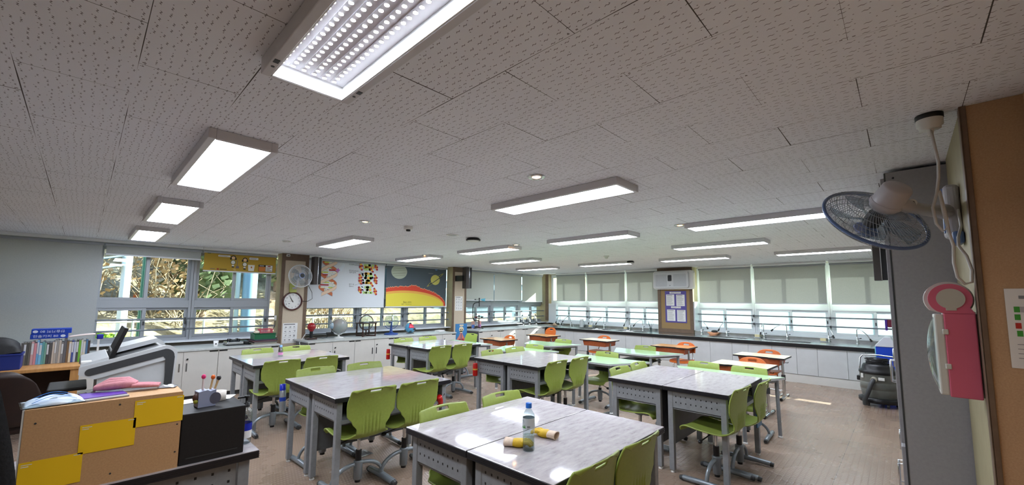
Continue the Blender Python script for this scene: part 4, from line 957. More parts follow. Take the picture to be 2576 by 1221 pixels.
rb(0.405, 0.50, 0.20, 0.35, 0.02, -0.205, -0.2, m_black, 'display', 0); MB().bx(0.44, 0.47, -0.203, -0.2, 0.09, 0.10).build('logo', m_dark, r)
r = thing('notice_board', 'purple notice board with two title strips on the back pillar pinboard', 'notice board', (-4.385, 10.156, 0.98))
MB().bx(0, 0.53, -0.004, 0, 0, 0.78).build('backing', mat('purple_felt', (94, 86, 152), 0.8), r)
q = MB()
for a, b, c, d, t in ((0.12, 0.40, 0.715, 0.76, '실험실안전수칙'), (0.15, 0.39, 0.355, 0.40, '실험실의 규칙')):
    q = MB().rect(a, b, c, d, 0, 0); txt(q, t, 0.036, (a+b)/2, (c+d)/2, 1, 1); q.build('title_strip', [m_paper, m_ink], r, (0, -0.005, 0))
for k, (x, z) in enumerate(((0.03, 0.415), (0.285, 0.41), (0.045, 0.04), (0.295, 0.035))):
    s_ = sheet('notice_sheet', 'printed white sheet on the purple panel, %s' % ('upper left', 'upper right', 'lower left', 'lower right')[k], (-4.385+x, 10.151, 0.98+z), 0, 0.205, 0.28, 11+k, 'printed sheets on the purple panel', fig=False)
# ------------------------------------------------------------------ left counter by the window
CZ = 0.745
r = thing('paper_cup', 'small white paper cup with dark spot on the left worktop', 'cup', (-7.90, 1.50, CZ)); MB().lathe([(0.026, 0), (0.036, 0.085), (0.033, 0.085), (0.024, 0.003), (0.0, 0.003)], n=20).build('cup', m_paper, r); MB().ball((0.031, -0.005, 0.04), 0.012, 10, 8, sc=(0.2, 1, 1)).build('logo_spot', m_dark, r)
r = thing('gas_burner', 'black and silver portable gas burner on the left worktop', 'gas stove', (-7.93, 1.77, CZ), L90)
MB().bx(-0.15, 0.09, -0.12, 0.12, 0.012, 0.06).build('stove_body', m_steel, r, bevel=0.02, seg=3); MB().bx(0.09, 0.17, -0.11, 0.11, 0.012, 0.065).build('cartridge_bay', m_black, r, bevel=0.015)
MB().bx(-0.15, 0.17, -0.12, 0.12, 0.0, 0.014).build('base', m_black, r, bevel=0.005)
MB().lathe([(0.03, 0.06), (0.04, 0.075), (0.028, 0.08), (0.0, 0.078)], (-0.03, 0, 0), 18).build('burner_head', m_dark, r)
for k in range(4):
    a = k*pi/2+pi/4; MB().bx(0.03, 0.10, -0.006, 0.006, 0.06, 0.068).bx(0.088, 0.10, -0.006, 0.006, 0.06, 0.10).bx(0.05, 0.10, -0.006, 0.006, 0.092, 0.10).build('pan_support', m_black, r, (-0.03, 0, 0), a)
for k, (c, z, t, dx) in enumerate((((150, 146, 132), 0.0, 'pale tray', 0.0), ((96, 92, 88), 0.022, 'grey tray', 0.006), ((92, 60, 66), 0.044, 'dark red folder', -0.006), ((50, 48, 66), 0.062, 'navy folder', 0.01))):
    o = MB().bx(-0.17, 0.17, -0.15, 0.15, 0, 0.019 if k > 1 else 0.021).build('tray' if k < 2 else 'folder', mat('stack_%d' % k, c, 0.5), None, (-7.86, 2.14+dx, CZ+z), L90+dx*4, bevel=0.004)
    tag(o, '%s in the flat stack under the green crate, %s' % (t, ('lowest', 'second from below', 'third from below', 'topmost')[k]), 'tray' if k < 2 else 'folder')
r = thing('plastic_crate', 'green plastic crate on the stack of folders by the clock pillar', 'crate', (-7.86, 2.14, CZ+0.0825), L90)
m_gcr = mat('crate_green', (28, 96, 62), 0.4)
q = MB().bx(-0.155, 0.155, -0.12, 0.12, 0, 0.006)
for (a, b, c, d) in ((-0.155, 0.155, -0.12, -0.112), (-0.155, 0.155, 0.112, 0.12), (-0.155, -0.147, -0.112, 0.112), (0.147, 0.155, -0.112, 0.112)): q.bx(a, b, c, d, 0.006, 0.088)
q.build('crate_body', m_gcr, r); MB().tube([(-0.16, -0.125, 0.088), (0.16, -0.125, 0.088), (0.16, 0.125, 0.088), (-0.16, 0.125, 0.088)], 0.006, 6, closed=True).build('rim', m_gcr, r)
for a, b in ((-0.145, -0.01), (0.01, 0.145)): MB().bx(a, b, -0.114, -0.02, 0.006, 0.085).build('clear_box', mat('crate_green_clear', (56, 120, 84), 0.2), r, bevel=0.004)
r = thing('plastic_basket', 'pink slotted basket on top of the green crate', 'basket', (-7.86, 2.17, CZ+0.177), L90)
q = MB().bx(-0.09, 0.09, -0.07, 0.07, 0, 0.004)
for k in range(19): x = -0.09+k*0.01; q.bx(x-0.002, x+0.002, -0.074, -0.070, 0, 0.06).bx(x-0.002, x+0.002, 0.070, 0.074, 0, 0.06)
for k in range(15): y = -0.07+k*0.01; q.bx(-0.094, -0.09, y-0.002, y+0.002, 0, 0.06).bx(0.09, 0.094, y-0.002, y+0.002, 0, 0.06)
m_pk = mat('basket_pink', (206, 92, 108), 0.4); q.build('slatted_sides', m_pk, r); MB().tube([(-0.10, -0.08, 0.062), (0.10, -0.08, 0.062), (0.10, 0.08, 0.062), (-0.10, 0.08, 0.062)], 0.006, 6, closed=True).build('rim', m_pk, r)
o = MB().bx(-0.03, 0.04, -0.05, 0.05, 0, 0.04).build('towel', mat('towel_cream', (226, 212, 190), 0.9), None, (-7.84, 2.03, CZ+0.179), L90, bevel=0.012); tag(o, 'folded cream cloth beside the pink basket on the green crate', 'cloth')
o = MB().bx(-0.07, 0.07, -0.10, 0.10, 0, 0.03).build('paper_stack', m_paper, None, (-8.1, 5.95, CZ), 0.3, bevel=0.003); tag(o, 'small stack of white paper near the second pillar on the globe worktop', 'paper')
# ------------------------------------------------------------------ the row of globes
m_wood = noisy('dark_turned_wood', (48, 30, 26), (60, 38, 32), 20, 0.3)
r = thing('tellurion', 'red sun-lamp model with arm carrying a small blue globe', 'science model', (-8.05, 2.985, CZ), L90)
MB().bx(-0.09, 0.09, -0.07, 0.07, 0, 0.03).build('base', m_wood, r, bevel=0.01); MB().cyl((0, 0, 0.03), (0, 0, 0.17), 0.026, 0.03, 16).build('stem', m_black, r)
MB().ball((0, 0, 0.235), 0.075, 24, 16).lathe([(0.03, 0.15), (0.05, 0.18)], n=20).build('sun_lamp', mat('sun_red', (150, 24, 30), 0.2, coat=0.4), r)
MB().bx(-0.10, 0.40, -0.015, 0.015, 0.085, 0.105).bx(0.28, 0.41, -0.024, 0.024, 0.08, 0.115).build('arm', m_black, r, bevel=0.004)
MB().cyl((0.37, 0, 0.11), (0.39, 0, 0.185), 0.008, n=10).build('globe_pin', m_black, r); MB().ball((0.39, 0, 0.235), 0.062, 22, 14).build('small_globe', noisy('globe_blue', (120, 160, 190), (190, 200, 196), 14, 0.3), r)
MB().tube([(0.08, 0.03, 0.03), (0.16, 0.02, 0.02), (0.24, 0.05, 0.006), (0.30, 0.02, 0.02), (0.31, 0, 0.08)], 0.004, 6).build('cord', m_black, r)
r = thing('globe', 'grey relief globe in a clear meridian ring on white foot', 'globe', (-8.05, 3.50, CZ), L90)
MB().lathe([(0.09, 0), (0.095, 0.008), (0.05, 0.018), (0.022, 0.03), (0.016, 0.06)], n=28).build('foot', m_white, r)
mg = noisy('globe_grey', (132, 148, 146), (156, 142, 134), 6, 0.3, detail=2)
MB().ball((0, 0, 0.225), 0.145, 36, 20).build('globe_ball', mg, r)
MB().tube([(0.163*cos(2*pi*i/48), 0, 0.225+0.163*sin(2*pi*i/48)) for i in range(48)], 0.008, 8, closed=True).build('meridian_ring', m_clear if False else m_chrome, r)
r = thing('celestial_globe', 'clear celestial globe in a dark turned-wood stand with four legs', 'globe', (-8.05, 4.06, CZ), L90)
MB().ball((0, 0, 0.275), 0.14, 32, 20).build('clear_sphere', m_clear, r)
MB().tube([(0.15*cos(2*pi*i/48), 0, 0.275+0.15*sin(2*pi*i/48)) for i in range(48)], 0.009, 8, closed=True).build('meridian_ring', m_wood, r)
MB().lathe([(0.155, 0.262), (0.215, 0.262), (0.215, 0.276), (0.155, 0.276), (0.155, 0.262)], n=40).build('horizon_ring', m_wood, r)
for k in range(4):
    a = pi/4+k*pi/2; MB().lathe([(0.016, 0.0), (0.012, 0.03), (0.018, 0.08), (0.011, 0.12), (0.018, 0.17), (0.012, 0.22), (0.018, 0.262)], (0.19*cos(a), 0.19*sin(a), 0), 14).build('leg', m_wood, r)
q = MB()
for k in range(2): a = pi/4+k*pi/2; q.cyl((0.19*cos(a), 0.19*sin(a), 0.014), (-0.19*cos(a), -0.19*sin(a), 0.014), 0.014, n=8)
q.cyl((0, 0, 0.014), (0, 0, 0.13), 0.014, n=10).build('stretcher', m_wood, r)
MB().lathe([(0.0, 0.30), (0.05, 0.285), (0.06, 0.277), (0.0, 0.275)], (0, 0, 0), 16).build('inner_figure', m_alug, r)
r = thing('celestial_globe', 'clear globe on a blue column and oval blue foot', 'globe', (-8.05, 4.63, CZ), L90)
mb_ = mat('globe_stand_blue', (30, 62, 128), 0.35)
MB().lathe([(0.145, 0), (0.145, 0.025), (0.135, 0.032), (0.05, 0.04), (0.034, 0.06), (0.018, 0.17), (0.016, 0.285), (0.0, 0.29)], n=30).build('stand', mb_, r)
MB().ball((0, 0, 0.295), 0.145, 32, 20).build('clear_sphere', m_clear, r)
MB().tube([(0.175*cos(-pi+pi*i/24), 0, 0.285+0.165*sin(-pi+pi*i/24)) for i in range(25)], 0.006, 8).build('half_ring', mb_, r)
MB().lathe([(0.148, 0.288), (0.178, 0.288), (0.178, 0.294), (0.148, 0.294), (0.148, 0.288)], n=36).build('horizon_ring', m_alug, r)
MB().ball((-0.04, 0, 0.26), 0.028, 14, 10).build('inner_earth', mat('inner_earth', (70, 80, 110), 0.4), r); MB().cyl((0, 0, 0.29), (0.012, 0, 0.46), 0.006, n=8).build('axis_rod', mat('brass', (176, 150, 96), 0.35, 0.6), r)
r = thing('earth_model', 'blue earth model with a red wedge cut out of the top', 'science model', (-8.05, 5.10, CZ), L90)
MB().bx(-0.07, 0.07, -0.05, 0.05, 0, 0.012).build('base', m_black, r, bevel=0.003)
me_ = noisy('earth_blue', (70, 136, 176), (96, 160, 190), 6, 0.35)
MB().ball((0, 0, 0.125), 0.113, 30, 10, v0=0.5, v1=1.0).ball((0, 0, 0.125), 0.113, 22, 10, v0=0.0, v1=0.5, u0=0.10, u1=0.62).build('shell', me_, r)
MB().lathe([(0.113, 0.124), (0.0, 0.124)], n=30).build('cut_face', mat('earth_red', (206, 44, 62), 0.4), r); MB().ball((0.0, 0, 0.126), 0.085, 20, 10, v0=0, v1=0.5).build('mantle', mat('earth_red2', (214, 62, 82), 0.4), r); MB().ball((0.0, -0.03, 0.14), 0.045, 16, 8).build('core', mat('earth_core', (150, 24, 40), 0.4), r)
q = MB()
for a, t, s_ in ((2.2, 2.0, 0.03), (-1.2, 1.8, 0.035), (-2.0, 2.3, 0.028)): q.ball((0.11*sin(t)*cos(a), 0.11*sin(t)*sin(a), 0.125+0.11*cos(t)), s_, 12, 8, sc=(1, 1, 0.6))
q.build('landmass', mat('land_dark', (50, 52, 58), 0.5), r)
# skeleton board
r = thing('anatomy_board', 'blue anatomy board with skull and organs standing between the cabinets', 'poster', (-7.72, 6.13, 0.33), L90)
MB().bx(0, 0.34, 0, 0.02, -0.33, 0.60).build('board', mat('anatomy_blue', (58, 122, 176), 0.5), r)
q = MB(); Pm = [mat('bone', (214, 202, 168), 0.6), mat('flesh', (196, 120, 104), 0.6), mat('organ_red', (150, 40, 44), 0.6), mat('organ_blue', (70, 70, 120), 0.6), m_ink]
q.rect(0.11, 0.23, 0.545, 0.58, 1, 0)
q.disc(0.165, 0.47, 0.07, 0.065, 1, 0); q.rect(0.12, 0.20, 0.385, 0.43, 1, 0); q.disc(0.135, 0.46, 0.016, 0.016, 2, 4); q.disc(0.19, 0.46, 0.016, 0.016, 2, 4)
q.flat([(0.02, 0.0), (0.02, 0.22), (0.10, 0.32), (0.14, 0.39), (0.19, 0.39), (0.22, 0.32), (0.30, 0.22), (0.30, 0.0)], 0.8, 1)
q.disc(0.12, 0.16, 0.05, 0.09, 2, 2); q.disc(0.21, 0.16, 0.05, 0.09, 2, 2); q.disc(0.18, 0.17, 0.03, 0.04, 3, 3); q.rect(0.155, 0.175, 0.22, 0.38, 2, 3); q.disc(0.165, 0.05, 0.09, 0.05, 2, 2)
q.build('print', Pm, r)
# wind gauge
r = thing('wind_gauge', 'black stand with cup wheel and blue wind vane on the corner worktop', 'science model', (-8.2, 7.28, CZ), L90)
MB().tube([(0, 0, 0.02), (0, 0, 0.33)], 0.011, 10).build('pole', m_black, r)
for k in range(3):
    a = -pi/2+0.15+k*2*pi/3; MB().tube([(0, 0, 0.035), (0.08*cos(a), 0.08*sin(a), 0.02), (0.15*cos(a), 0.15*sin(a), 0.008)], 0.010, 8).build('foot', m_black, r)
MB().tube([(0, 0, 0.21), (-0.14, 0, 0.215), (-0.19, 0, 0.24), (-0.215, 0, 0.30), (-0.22, 0, 0.40), (-0.22, 0, 0.56), (-0.205, 0, 0.63), (-0.16, 0, 0.67), (-0.10, 0, 0.685), (0, 0, 0.69)], 0.012, 10).build('bracket', m_black, r)
MB().cyl((0, 0, 0.58), (0, 0, 0.80), 0.012, n=12).ball((0, 0, 0.79), 0.02, 12, 8).build('vane_post', m_black, r)
MB().prism([(0.03, -0.004, 0.765), (0.10, -0.004, 0.785), (0.22, -0.004, 0.80), (0.20, -0.004, 0.75), (0.215, -0.004, 0.71), (0.10, -0.004, 0.735)], (0, 0.008, 0)).build('vane', mat('vane_blue', (86, 160, 184), 0.4), r)
MB().cyl((-0.15, 0, 0.765), (0.03, 0, 0.765), 0.005, n=8).ball((-0.14, 0, 0.765), 0.02, 10, 8, sc=(1.4, 1, 0.7)).build('counterweight', m_black, r)
MB().ball((0, 0, 0.325), 0.028, 14, 10).cyl((-0.1, 0, 0.32), (0.1, 0, 0.335), 0.005, n=8).build('cup_hub', m_black, r)
for s_, mm in ((-1, mat('cup_red', (96, 34, 36), 0.35)), (1, m_dark)): MB().ball((s_*0.10, 0, 0.318), 0.05, 16, 8, sc=(1, 0.8, 0.7), v0=0.5, v1=1.0).build('cup', mm, r, solid=0.003)
for y, c, t in ((7.13, (214, 160, 140), 'small orange and blue card leaning behind the wind gauge, left one'), (7.36, (216, 150, 140), 'small salmon and purple card leaning behind the wind gauge, right one')):
    r = thing('study_card', t, 'card', (-8.33, y, CZ), L90); MB().bx(0, 0.11, -0.003, 0, 0, 0.19).build('card', mat('card_%d' % int(y*100), c, 0.6), r)
    MB().rect(0.005, 0.105, 0.01, 0.10, 1, 0).lines(0.01, 0.10, 0.11, 0.17, 4, 1, 1, 0.4).build('print', [mat('card_b%d' % int(y*100), (70, 110, 176) if y < 7.2 else (170, 120, 176), 0.6), m_inkg], r, (0, -0.003, 0))
def microscope(y, lab):
    r = thing('microscope', lab, 'microscope', (-8.22, y, CZ), L90-0.35, 'microscopes on the corner worktop')
    MB().prism([(x, y_, 0) for x, y_ in ((-0.10, -0.05), (-0.02, -0.06), (0.10, -0.045), (0.11, 0.045), (-0.02, 0.06), (-0.10, 0.05))], (0, 0, 0.025)).build('base', m_white, r, bevel=0.006)
    MB().tube([(0.07, 0, 0.02), (0.085, 0, 0.10), (0.08, 0, 0.17), (0.04, 0, 0.215), (0.0, 0, 0.225)], 0.022, 10).build('arm', m_white, r)
    MB().bx(-0.10, 0.04, -0.05, 0.05, 0.095, 0.107).build('stage', m_black, r, bevel=0.003)
    MB().cyl((-0.02, 0, 0.13), (-0.02, 0, 0.20), 0.016, n=14).cyl((-0.035, 0, 0.105+0.01), (-0.025, 0, 0.14), 0.01, n=10).build('nosepiece', m_dark, r)
    MB().cyl((-0.01, 0, 0.20), (0.035, 0, 0.29), 0.017, n=14).build('eye_tube', m_white, r); MB().cyl((0.035, 0, 0.29), (0.05, 0, 0.32), 0.019, n=14).build('eyepiece', m_black, r)
    MB().cyl((0.07, -0.05, 0.09), (0.07, 0.05, 0.09), 0.018, n=14).build('focus_knob', m_black, r)
    MB().cyl((-0.03, 0, 0.025), (-0.03, 0, 0.06), 0.02, n=12).build('mirror_lamp', m_dark, r)
for y, t in ((8.95, 'white microscope on the corner worktop, left of three'), (9.23, 'white microscope on the corner worktop, middle of three'), (9.54, 'white microscope on the corner worktop, right of three')): microscope(y, t)
# ------------------------------------------------------------------ clutter on the sink counter
r = thing('wash_bottle', 'translucent grey jug standing on the sink counter left of the back pillar', 'bottle', (-6.87, 10.10, 0.735)); MB().lathe([(0.06, 0), (0.065, 0.02), (0.065, 0.16), (0.05, 0.19), (0.035, 0.20)], n=20).build('jug', mat('jug_grey', (190, 196, 196), 0.3), r); MB().lathe([(0.055, 0.195), (0.055, 0.225), (0.0, 0.23)], n=20).build('lid', m_white, r); MB().tube([(0.06, 0, 0.17), (0.11, 0, 0.15), (0.10, 0, 0.06), (0.06, 0, 0.04)], 0.008, 8).build('handle', m_alug, r)
for x, t in ((-6.55, 'first'), (-5.45, 'second'), (-2.34, 'third'), (-1.20, 'fourth')):
    r = thing('soap_dish', 'small cream sponge in a holder by the sinks, %s from the corner' % t, 'soap dish', (x, 10.06, 0.735), 0, 'sponge holders on the sink counter')
    MB().bx(-0.06, 0.06, -0.03, 0.03, 0, 0.02).build('dish', m_alug, r, bevel=0.004); MB().bx(-0.045, 0.045, -0.025, 0.025, 0.02, 0.075).build('sponge', mat('sponge', (226, 216, 170), 0.8), r, bevel=0.008)
r = thing('wash_bowl', 'orange-brown bowl holding black utensils on the right sink counter', 'bowl', (-3.24, 10.08, 0.735)); MB().lathe([(0.07, 0), (0.13, 0.07), (0.125, 0.07), (0.06, 0.006), (0.0, 0.006)], n=26).build('bowl', mat('bowl_orange', (222, 160, 120), 0.4), r); MB().ball((0.03, 0, 0.09), 0.07, 16, 10, sc=(1, 1, 0.45)).build('utensil_head', m_dark, r)
r = thing('cleaning_cloth', 'crumpled pale cloth with brown edge at the corner end of the sinks', 'cloth', (-7.72, 9.85, 0.737)); rr = random.Random(3)
MB().grid(lambda u, v: Vector(((u-0.5)*0.34, (v-0.5)*0.24, 0.02+0.07*sin(pi*u)*sin(pi*v)*(0.6+0.5*sin(9*u+4*v)))), 16, 14).build('cloth', noisy('rag', (226, 214, 190), (150, 110, 76), 5, 0.9), r, solid=0.004)
for x, t in ((-5.95, 'clump of white suds-like paper on the left sink rim, nearer the corner'), (-5.05, 'clump of white paper on the left sink rim, nearer the pillar')):
    r = thing('paper_towel', t, 'paper', (x, 9.47, 0.737), 0.2); MB().grid(lambda u, v: Vector(((u-0.5)*0.30, (v-0.5)*0.12, 0.004+0.035*abs(sin(7*u+3*v)*sin(pi*u)*sin(pi*v)))), 18, 8).build('towel', m_paper, r, solid=0.002)
r = thing('twig_vase', 'small glass of bare twigs beside the back pillar', 'plant', (-4.72, 10.02, 0.735)); MB().lathe([(0.03, 0), (0.035, 0.10), (0.032, 0.10), (0.027, 0.004), (0, 0.004)], n=16).build('glass', m_clear, r); q = MB(); rr = random.Random(2)
for k in range(7): a = rr.uniform(0, 6.28); q.tube([(0, 0, 0.01), (0.02*cos(a), 0.02*sin(a), 0.12), (0.08*cos(a), 0.06*sin(a), rr.uniform(0.2, 0.34))], 0.003, 5)
q.build('twigs', m_dark, r)
r = thing('spray_gun', 'dark red and purple trigger nozzle hanging from the guard rail at the right', 'spray nozzle', (-0.235, 10.33, 1.0)); MB().bx(-0.02, 0.05, -0.05, 0.0, 0.06, 0.20).build('handle', mat('maroon', (110, 20, 50), 0.4), r, bevel=0.012); MB().bx(-0.055, -0.02, -0.045, 0.0, 0.0, 0.20).build('trigger', mat('purple', (84, 40, 150), 0.4), r, bevel=0.01)
# ------------------------------------------------------------------ things on the lab tables
r = thing('water_bottle', 'clear water bottle with blue cap on the nearest table', 'bottle', (-1.435, 1.625, TH))
q = MB(); prof_ = [(0.028, 0.0), (0.031, 0.006), (0.031, 0.03)]
for k in range(7): prof_ += [(0.0292, 0.036+k*0.010), (0.031, 0.041+k*0.010)]
prof_ += [(0.0315, 0.11), (0.0315, 0.165), (0.029, 0.178), (0.013, 0.205), (0.0125, 0.212)]
q.lathe(prof_, n=28).build('bottle_body', m_clear, r)
MB().lathe([(0.026, 0.003), (0.028, 0.008), (0.028, 0.075), (0.0, 0.075)], n=24).build('water', glass_mat('water_tint', (236, 242, 240), 0.02), r)
MB().lathe([(0.0155, 0.210), (0.0155, 0.232), (0.0140, 0.2345), (0.0, 0.235)], n=22).build('cap', mat('cap_blue', (40, 112, 214), 0.35), r)
lq = MB().lathe([(0.0319, 0.112), (0.0319, 0.163)], n=36); lq.build('label', mat('label_white', (196, 202, 206), 0.4), r)
q = MB()
def wrap(q_, mbx): 
    for x, y, z in mbx.v: a = -pi/2-0.55+x/0.0325; q_.v.append((0.0325*cos(a), 0.0325*sin(a), z))
    q_.f += mbx.f; q_.mi += mbx.mi; q_.sm += mbx.sm
e = MB(); txt(e, '산수', 0.024, -0.004, 0.143, 0, 0)
for k in range(6): h = 0.010+0.004*((k*7) % 3); e.flat([(-0.03+k*0.009, 0.114), (-0.02+k*0.009, 0.114), (-0.025+k*0.009, 0.114+h)], 0, 1)
for k in range(7): e.rect(0.034+k*0.0022, 0.034+k*0.0022+0.0012, 0.117, 0.127, 0, 2)
wrap(q, e); q.build('label_print', [mat('label_teal', (30, 110, 120), 0.5), mat('label_green', (60, 140, 50), 0.5), m_ink], r)
m_glv = noisy('glove_yellow', (212, 176, 30), (196, 158, 22), 30, 0.6, bump=0.3); m_cuff = noisy('glove_cuff', (226, 206, 186), (212, 190, 170), 60, 0.9)
def glove(loc, rz, lab, flip=1):
    """a rubber-dipped work glove lying palm down: cuff, back of hand, curled fingers and thumb"""
    r = thing('work_glove', lab, 'glove', loc, rz, 'yellow work gloves on the nearest table'); r.scale = (0.74, 0.8, 0.85)
    q = MB().grid(lambda u, v: Vector((0.0+0.075*v, (0.040+0.006*sin(pi*v))*cos(2*pi*u), 0.021+(0.021+0.004*sin(pi*v))*sin(2*pi*u))), 22, 8)
    q.ball((0.075, 0, 0.021), 0.04, 20, 10, sc=(0.5, 1.0, 0.56))
    for k in range(4):
        y = flip*(-0.030+k*0.020); L = (0.052, 0.062, 0.060, 0.046)[k]; 
        q.tube([(0.06, y*0.9, 0.026), (0.085, y, 0.032), (0.075+L*0.8, y*1.05, 0.030), (0.082+L, y*1.08, 0.016), (0.080+L, y*1.08, 0.012)], 0.0115, 10, rs=[0.011, 0.012, 0.0115, 0.0105, 0.004])
    q.tube([(0.02, flip*0.030, 0.022), (0.045, flip*0.058, 0.020), (0.075, flip*0.064, 0.015), (0.085, flip*0.062, 0.013)], 0.012, 10, rs=[0.012, 0.013, 0.0115, 0.005])
    q.build('dipped_hand', m_glv, r)
    MB().grid(lambda u, v: Vector((0.005-0.065*v, (0.040+0.004*v)*cos(2*pi*u), 0.022+(0.021+0.002*v)*sin(2*pi*u)+0.003*v*sin(4*pi*u+1))), 22, 6).build('knit_cuff', m_cuff, r, solid=0.003)
glove((-1.53, 1.61, TH+0.002), 0.55, 'yellow-dipped work glove in front of its pair, beside the water bottle')
glove((-1.475, 1.845, TH+0.002), pi+0.22, 'yellow-dipped work glove lying over the joint, behind the water bottle', -1)
r = thing('small_bottle', 'small clear bottle with blue cap and pink label on the clock-pillar tables', 'bottle', (-5.93, 1.83, TH)); MB().lathe([(0.026, 0), (0.028, 0.005), (0.028, 0.09), (0.012, 0.125)], n=20).build('bottle_body', m_clear, r); MB().lathe([(0.0285, 0.025), (0.0285, 0.055)], n=20).build('label', mat('label_pink', (226, 150, 196), 0.5), r); MB().lathe([(0.016, 0.122), (0.016, 0.148), (0, 0.15)], n=16).build('cap', mat('cap_pale', (130, 176, 226), 0.4), r)
def can(name, label, loc, tilt, h, R, mbody, mcap, bands, mount):
    r = thing(name, label, 'can', loc); r.rotation_euler = tilt
    MB().lathe([(R*0.92, -h/2), (R, -h/2+0.008), (R, h/2-0.02), (R*0.8, h/2)], n=24).build('can_body', mbody, r)
    MB().lathe([(R*0.93, h/2-0.008), (R*0.93, h/2+0.05 if mcap != mbody else h/2+0.01), (0, h/2+0.052 if mcap != mbody else h/2+0.012)], n=22).build('cap', mcap, r)
    q = MB()
    for z0, z1, mm in bands: q.lathe([(R*1.012, z0), (R*1.012, z1)], n=24, m=mm)
    q.build('label_band', [mat('band_white', (206, 210, 214), 0.4), mat('band_blue', (30, 62, 160), 0.4), mat('band_gold', (214, 170, 70), 0.4)], r)
    MB().tube(mount, 0.004, 6).build('strap', m_black, r)
    return r
m_can = mat('can_silver', (176, 184, 190), 0.25, 0.7); m_bcap = mat('cap_deep_blue', (20, 40, 170), 0.35); m_red = mat('can_red', (190, 24, 20), 0.3)
can('spray_can', 'silver spray can with blue cap strapped to the table leg, left foreground', (-4.30, 1.37, 0.55), (0, radians(-8), 0), 0.20, 0.028, m_can, m_bcap, ((-0.005, 0.03, 1),), [(0.03, 0.03, 0.0), (0.05, 0.07, -0.01), (0.08, 0.06, -0.005)])
can('hand_extinguisher', 'small red can strapped to the leg of the far left-cabinet tables', (-6.44, 3.665, 0.565), (0, 0, 0), 0.16, 0.032, m_red, m_red, ((0.0, 0.02, 2),), [(0, 0.03, 0), (0.03, 0.05, 0), (0.06, 0.05, 0)])
can('hand_extinguisher', 'small red can strapped to the left leg of the centre tables', (-4.125, 3.61, 0.595), (0, 0, 0), 0.15, 0.032, m_red, m_red, ((0.0, 0.018, 2),), [(0, 0.03, 0), (0.03, 0.05, 0), (0.06, 0.05, 0)])
can('hand_extinguisher', 'small red can tied by a wire to the far leg of the spray-can tables', (-3.24, 2.40, 0.55), (radians(25), radians(20), 0), 0.10, 0.03, m_red, m_red, ((-0.05, -0.044, 0),), [(0, 0.03, 0.02), (0.0, 0.06, 0.05), (-0.04, 0.07, 0.06)])
r = thing('hanging_book', 'blue booklet hanging at the far chair of the aisle-side table', 'book', (-1.104, 4.655, 0.30), 0.0); MB().bx(-0.005, 0.005, -0.085, 0.085, 0, 0.21).build('cover', mat('book_teal', (36, 96, 132), 0.4), r); MB().ball((0.006, 0, 0.12), 0.045, 16, 10, sc=(0.05, 1, 1)).build('cover_picture', mat('book_pic', (90, 160, 180), 0.5), r)
r = thing('floor_socket', 'square metal socket plate in the floor beside the spray-can tables', 'floor socket', (-3.93, 1.99, 0.0), 0.1); MB().bx(-0.08, 0.08, -0.08, 0.08, 0.0, 0.006).build('plate', m_steel, r, bevel=0.002); MB().bx(-0.05, 0.05, -0.05, 0.05, 0.006, 0.008).build('flap', m_dark, r)
r = thing('floor_socket', 'square metal socket plate in the floor near the mid-room mint table', 'floor socket', (-2.95, 4.98, 0.0), 0.0); MB().bx(-0.08, 0.08, -0.08, 0.08, 0.0, 0.006).build('plate', m_steel, r, bevel=0.002); MB().bx(-0.05, 0.05, -0.05, 0.05, 0.006, 0.008).build('flap', m_dark, r)
# ------------------------------------------------------------------ near right: fan, cord, lantern, locker
nb_ = Vector((0.516, -0.56, 0.648)).normalized()
e_ = (-nb_).to_track_quat('Z', 'Y').to_euler()
nf = fan('wall_fan', 'large near wall fan with blue rim, tilted down beside the brown pillar', (-0.080, 2.515, 1.902), e_, 0.205, m_cageb, m_fblue, m_blade, 5, 72, True)
MB().lathe([(0.0, -0.180), (0.048, -0.178), (0.055, -0.170), (0.061, -0.085), (0.052, -0.062), (0.03, -0.058)], n=30).lathe([(0.0612, -0.100), (0.0635, -0.094), (0.0635, -0.084), (0.060, -0.080)], n=30).build('motor_housing', m_fwhite, nf)
MB().cyl((0, 0, -0.07), (0, 0, -0.02), 0.03, n=18).build('motor_shaft', m_dark, nf)
MB().lathe([(0.0, 0.084), (0.036, 0.082), (0.04, 0.078)], n=24).build('hub_cap', m_dark, nf)
inv = Matrix.LocRotScale(nf.location, nf.rotation_euler, None).inverted()
def wl_(p): return inv @ Vector(p)
q = MB().tube([wl_(p) for p in ((-0.005, 2.44, 1.95), (0.035, 2.52, 1.945), (0.07, 2.62, 1.945), (0.12, 2.74, 1.95), (0.17, 2.85, 1.955), (0.20, 2.90, 1.955))], 0.03, 14, rs=[0.026, 0.03, 0.026, 0.03, 0.036, 0.045])
q.build('arm', m_fwhite, nf)
a_ = (wl_((0.058, 2.56, 1.962)) - wl_((0.058, 2.6, 1.945))).normalized()
MB().cyl(wl_((0.045, 2.53, 1.955)), wl_((0.052, 2.51, 1.957)), 0.017, n=18).build('pivot_cap', m_white, nf); MB().cyl(wl_((0.052, 2.51, 1.957)), wl_((0.0535, 2.506, 1.9575)), 0.007, n=14).build('pivot_screw', m_dark, nf)
def wbox(x0, x1, y0, y1, z0, z1, m=0):
    q = MB().bx(x0, x1, y0, y1, z0, z1, m); q.v = [tuple(wl_(p)) for p in q.v]; return q
wbox(0.165, 0.221, 2.83, 2.99, 1.83, 2.085).build('wall_bracket', m_fwhite, nf, bevel=0.022, seg=4)
wbox(0.160, 0.172, 2.85, 2.875, 1.85, 2.07).build('blue_stripe', m_fblue, nf, bevel=0.005); wbox(0.180, 0.221, 2.78, 2.90, 1.79, 1.85).build('lower_bracket', m_fblue, nf, bevel=0.012)
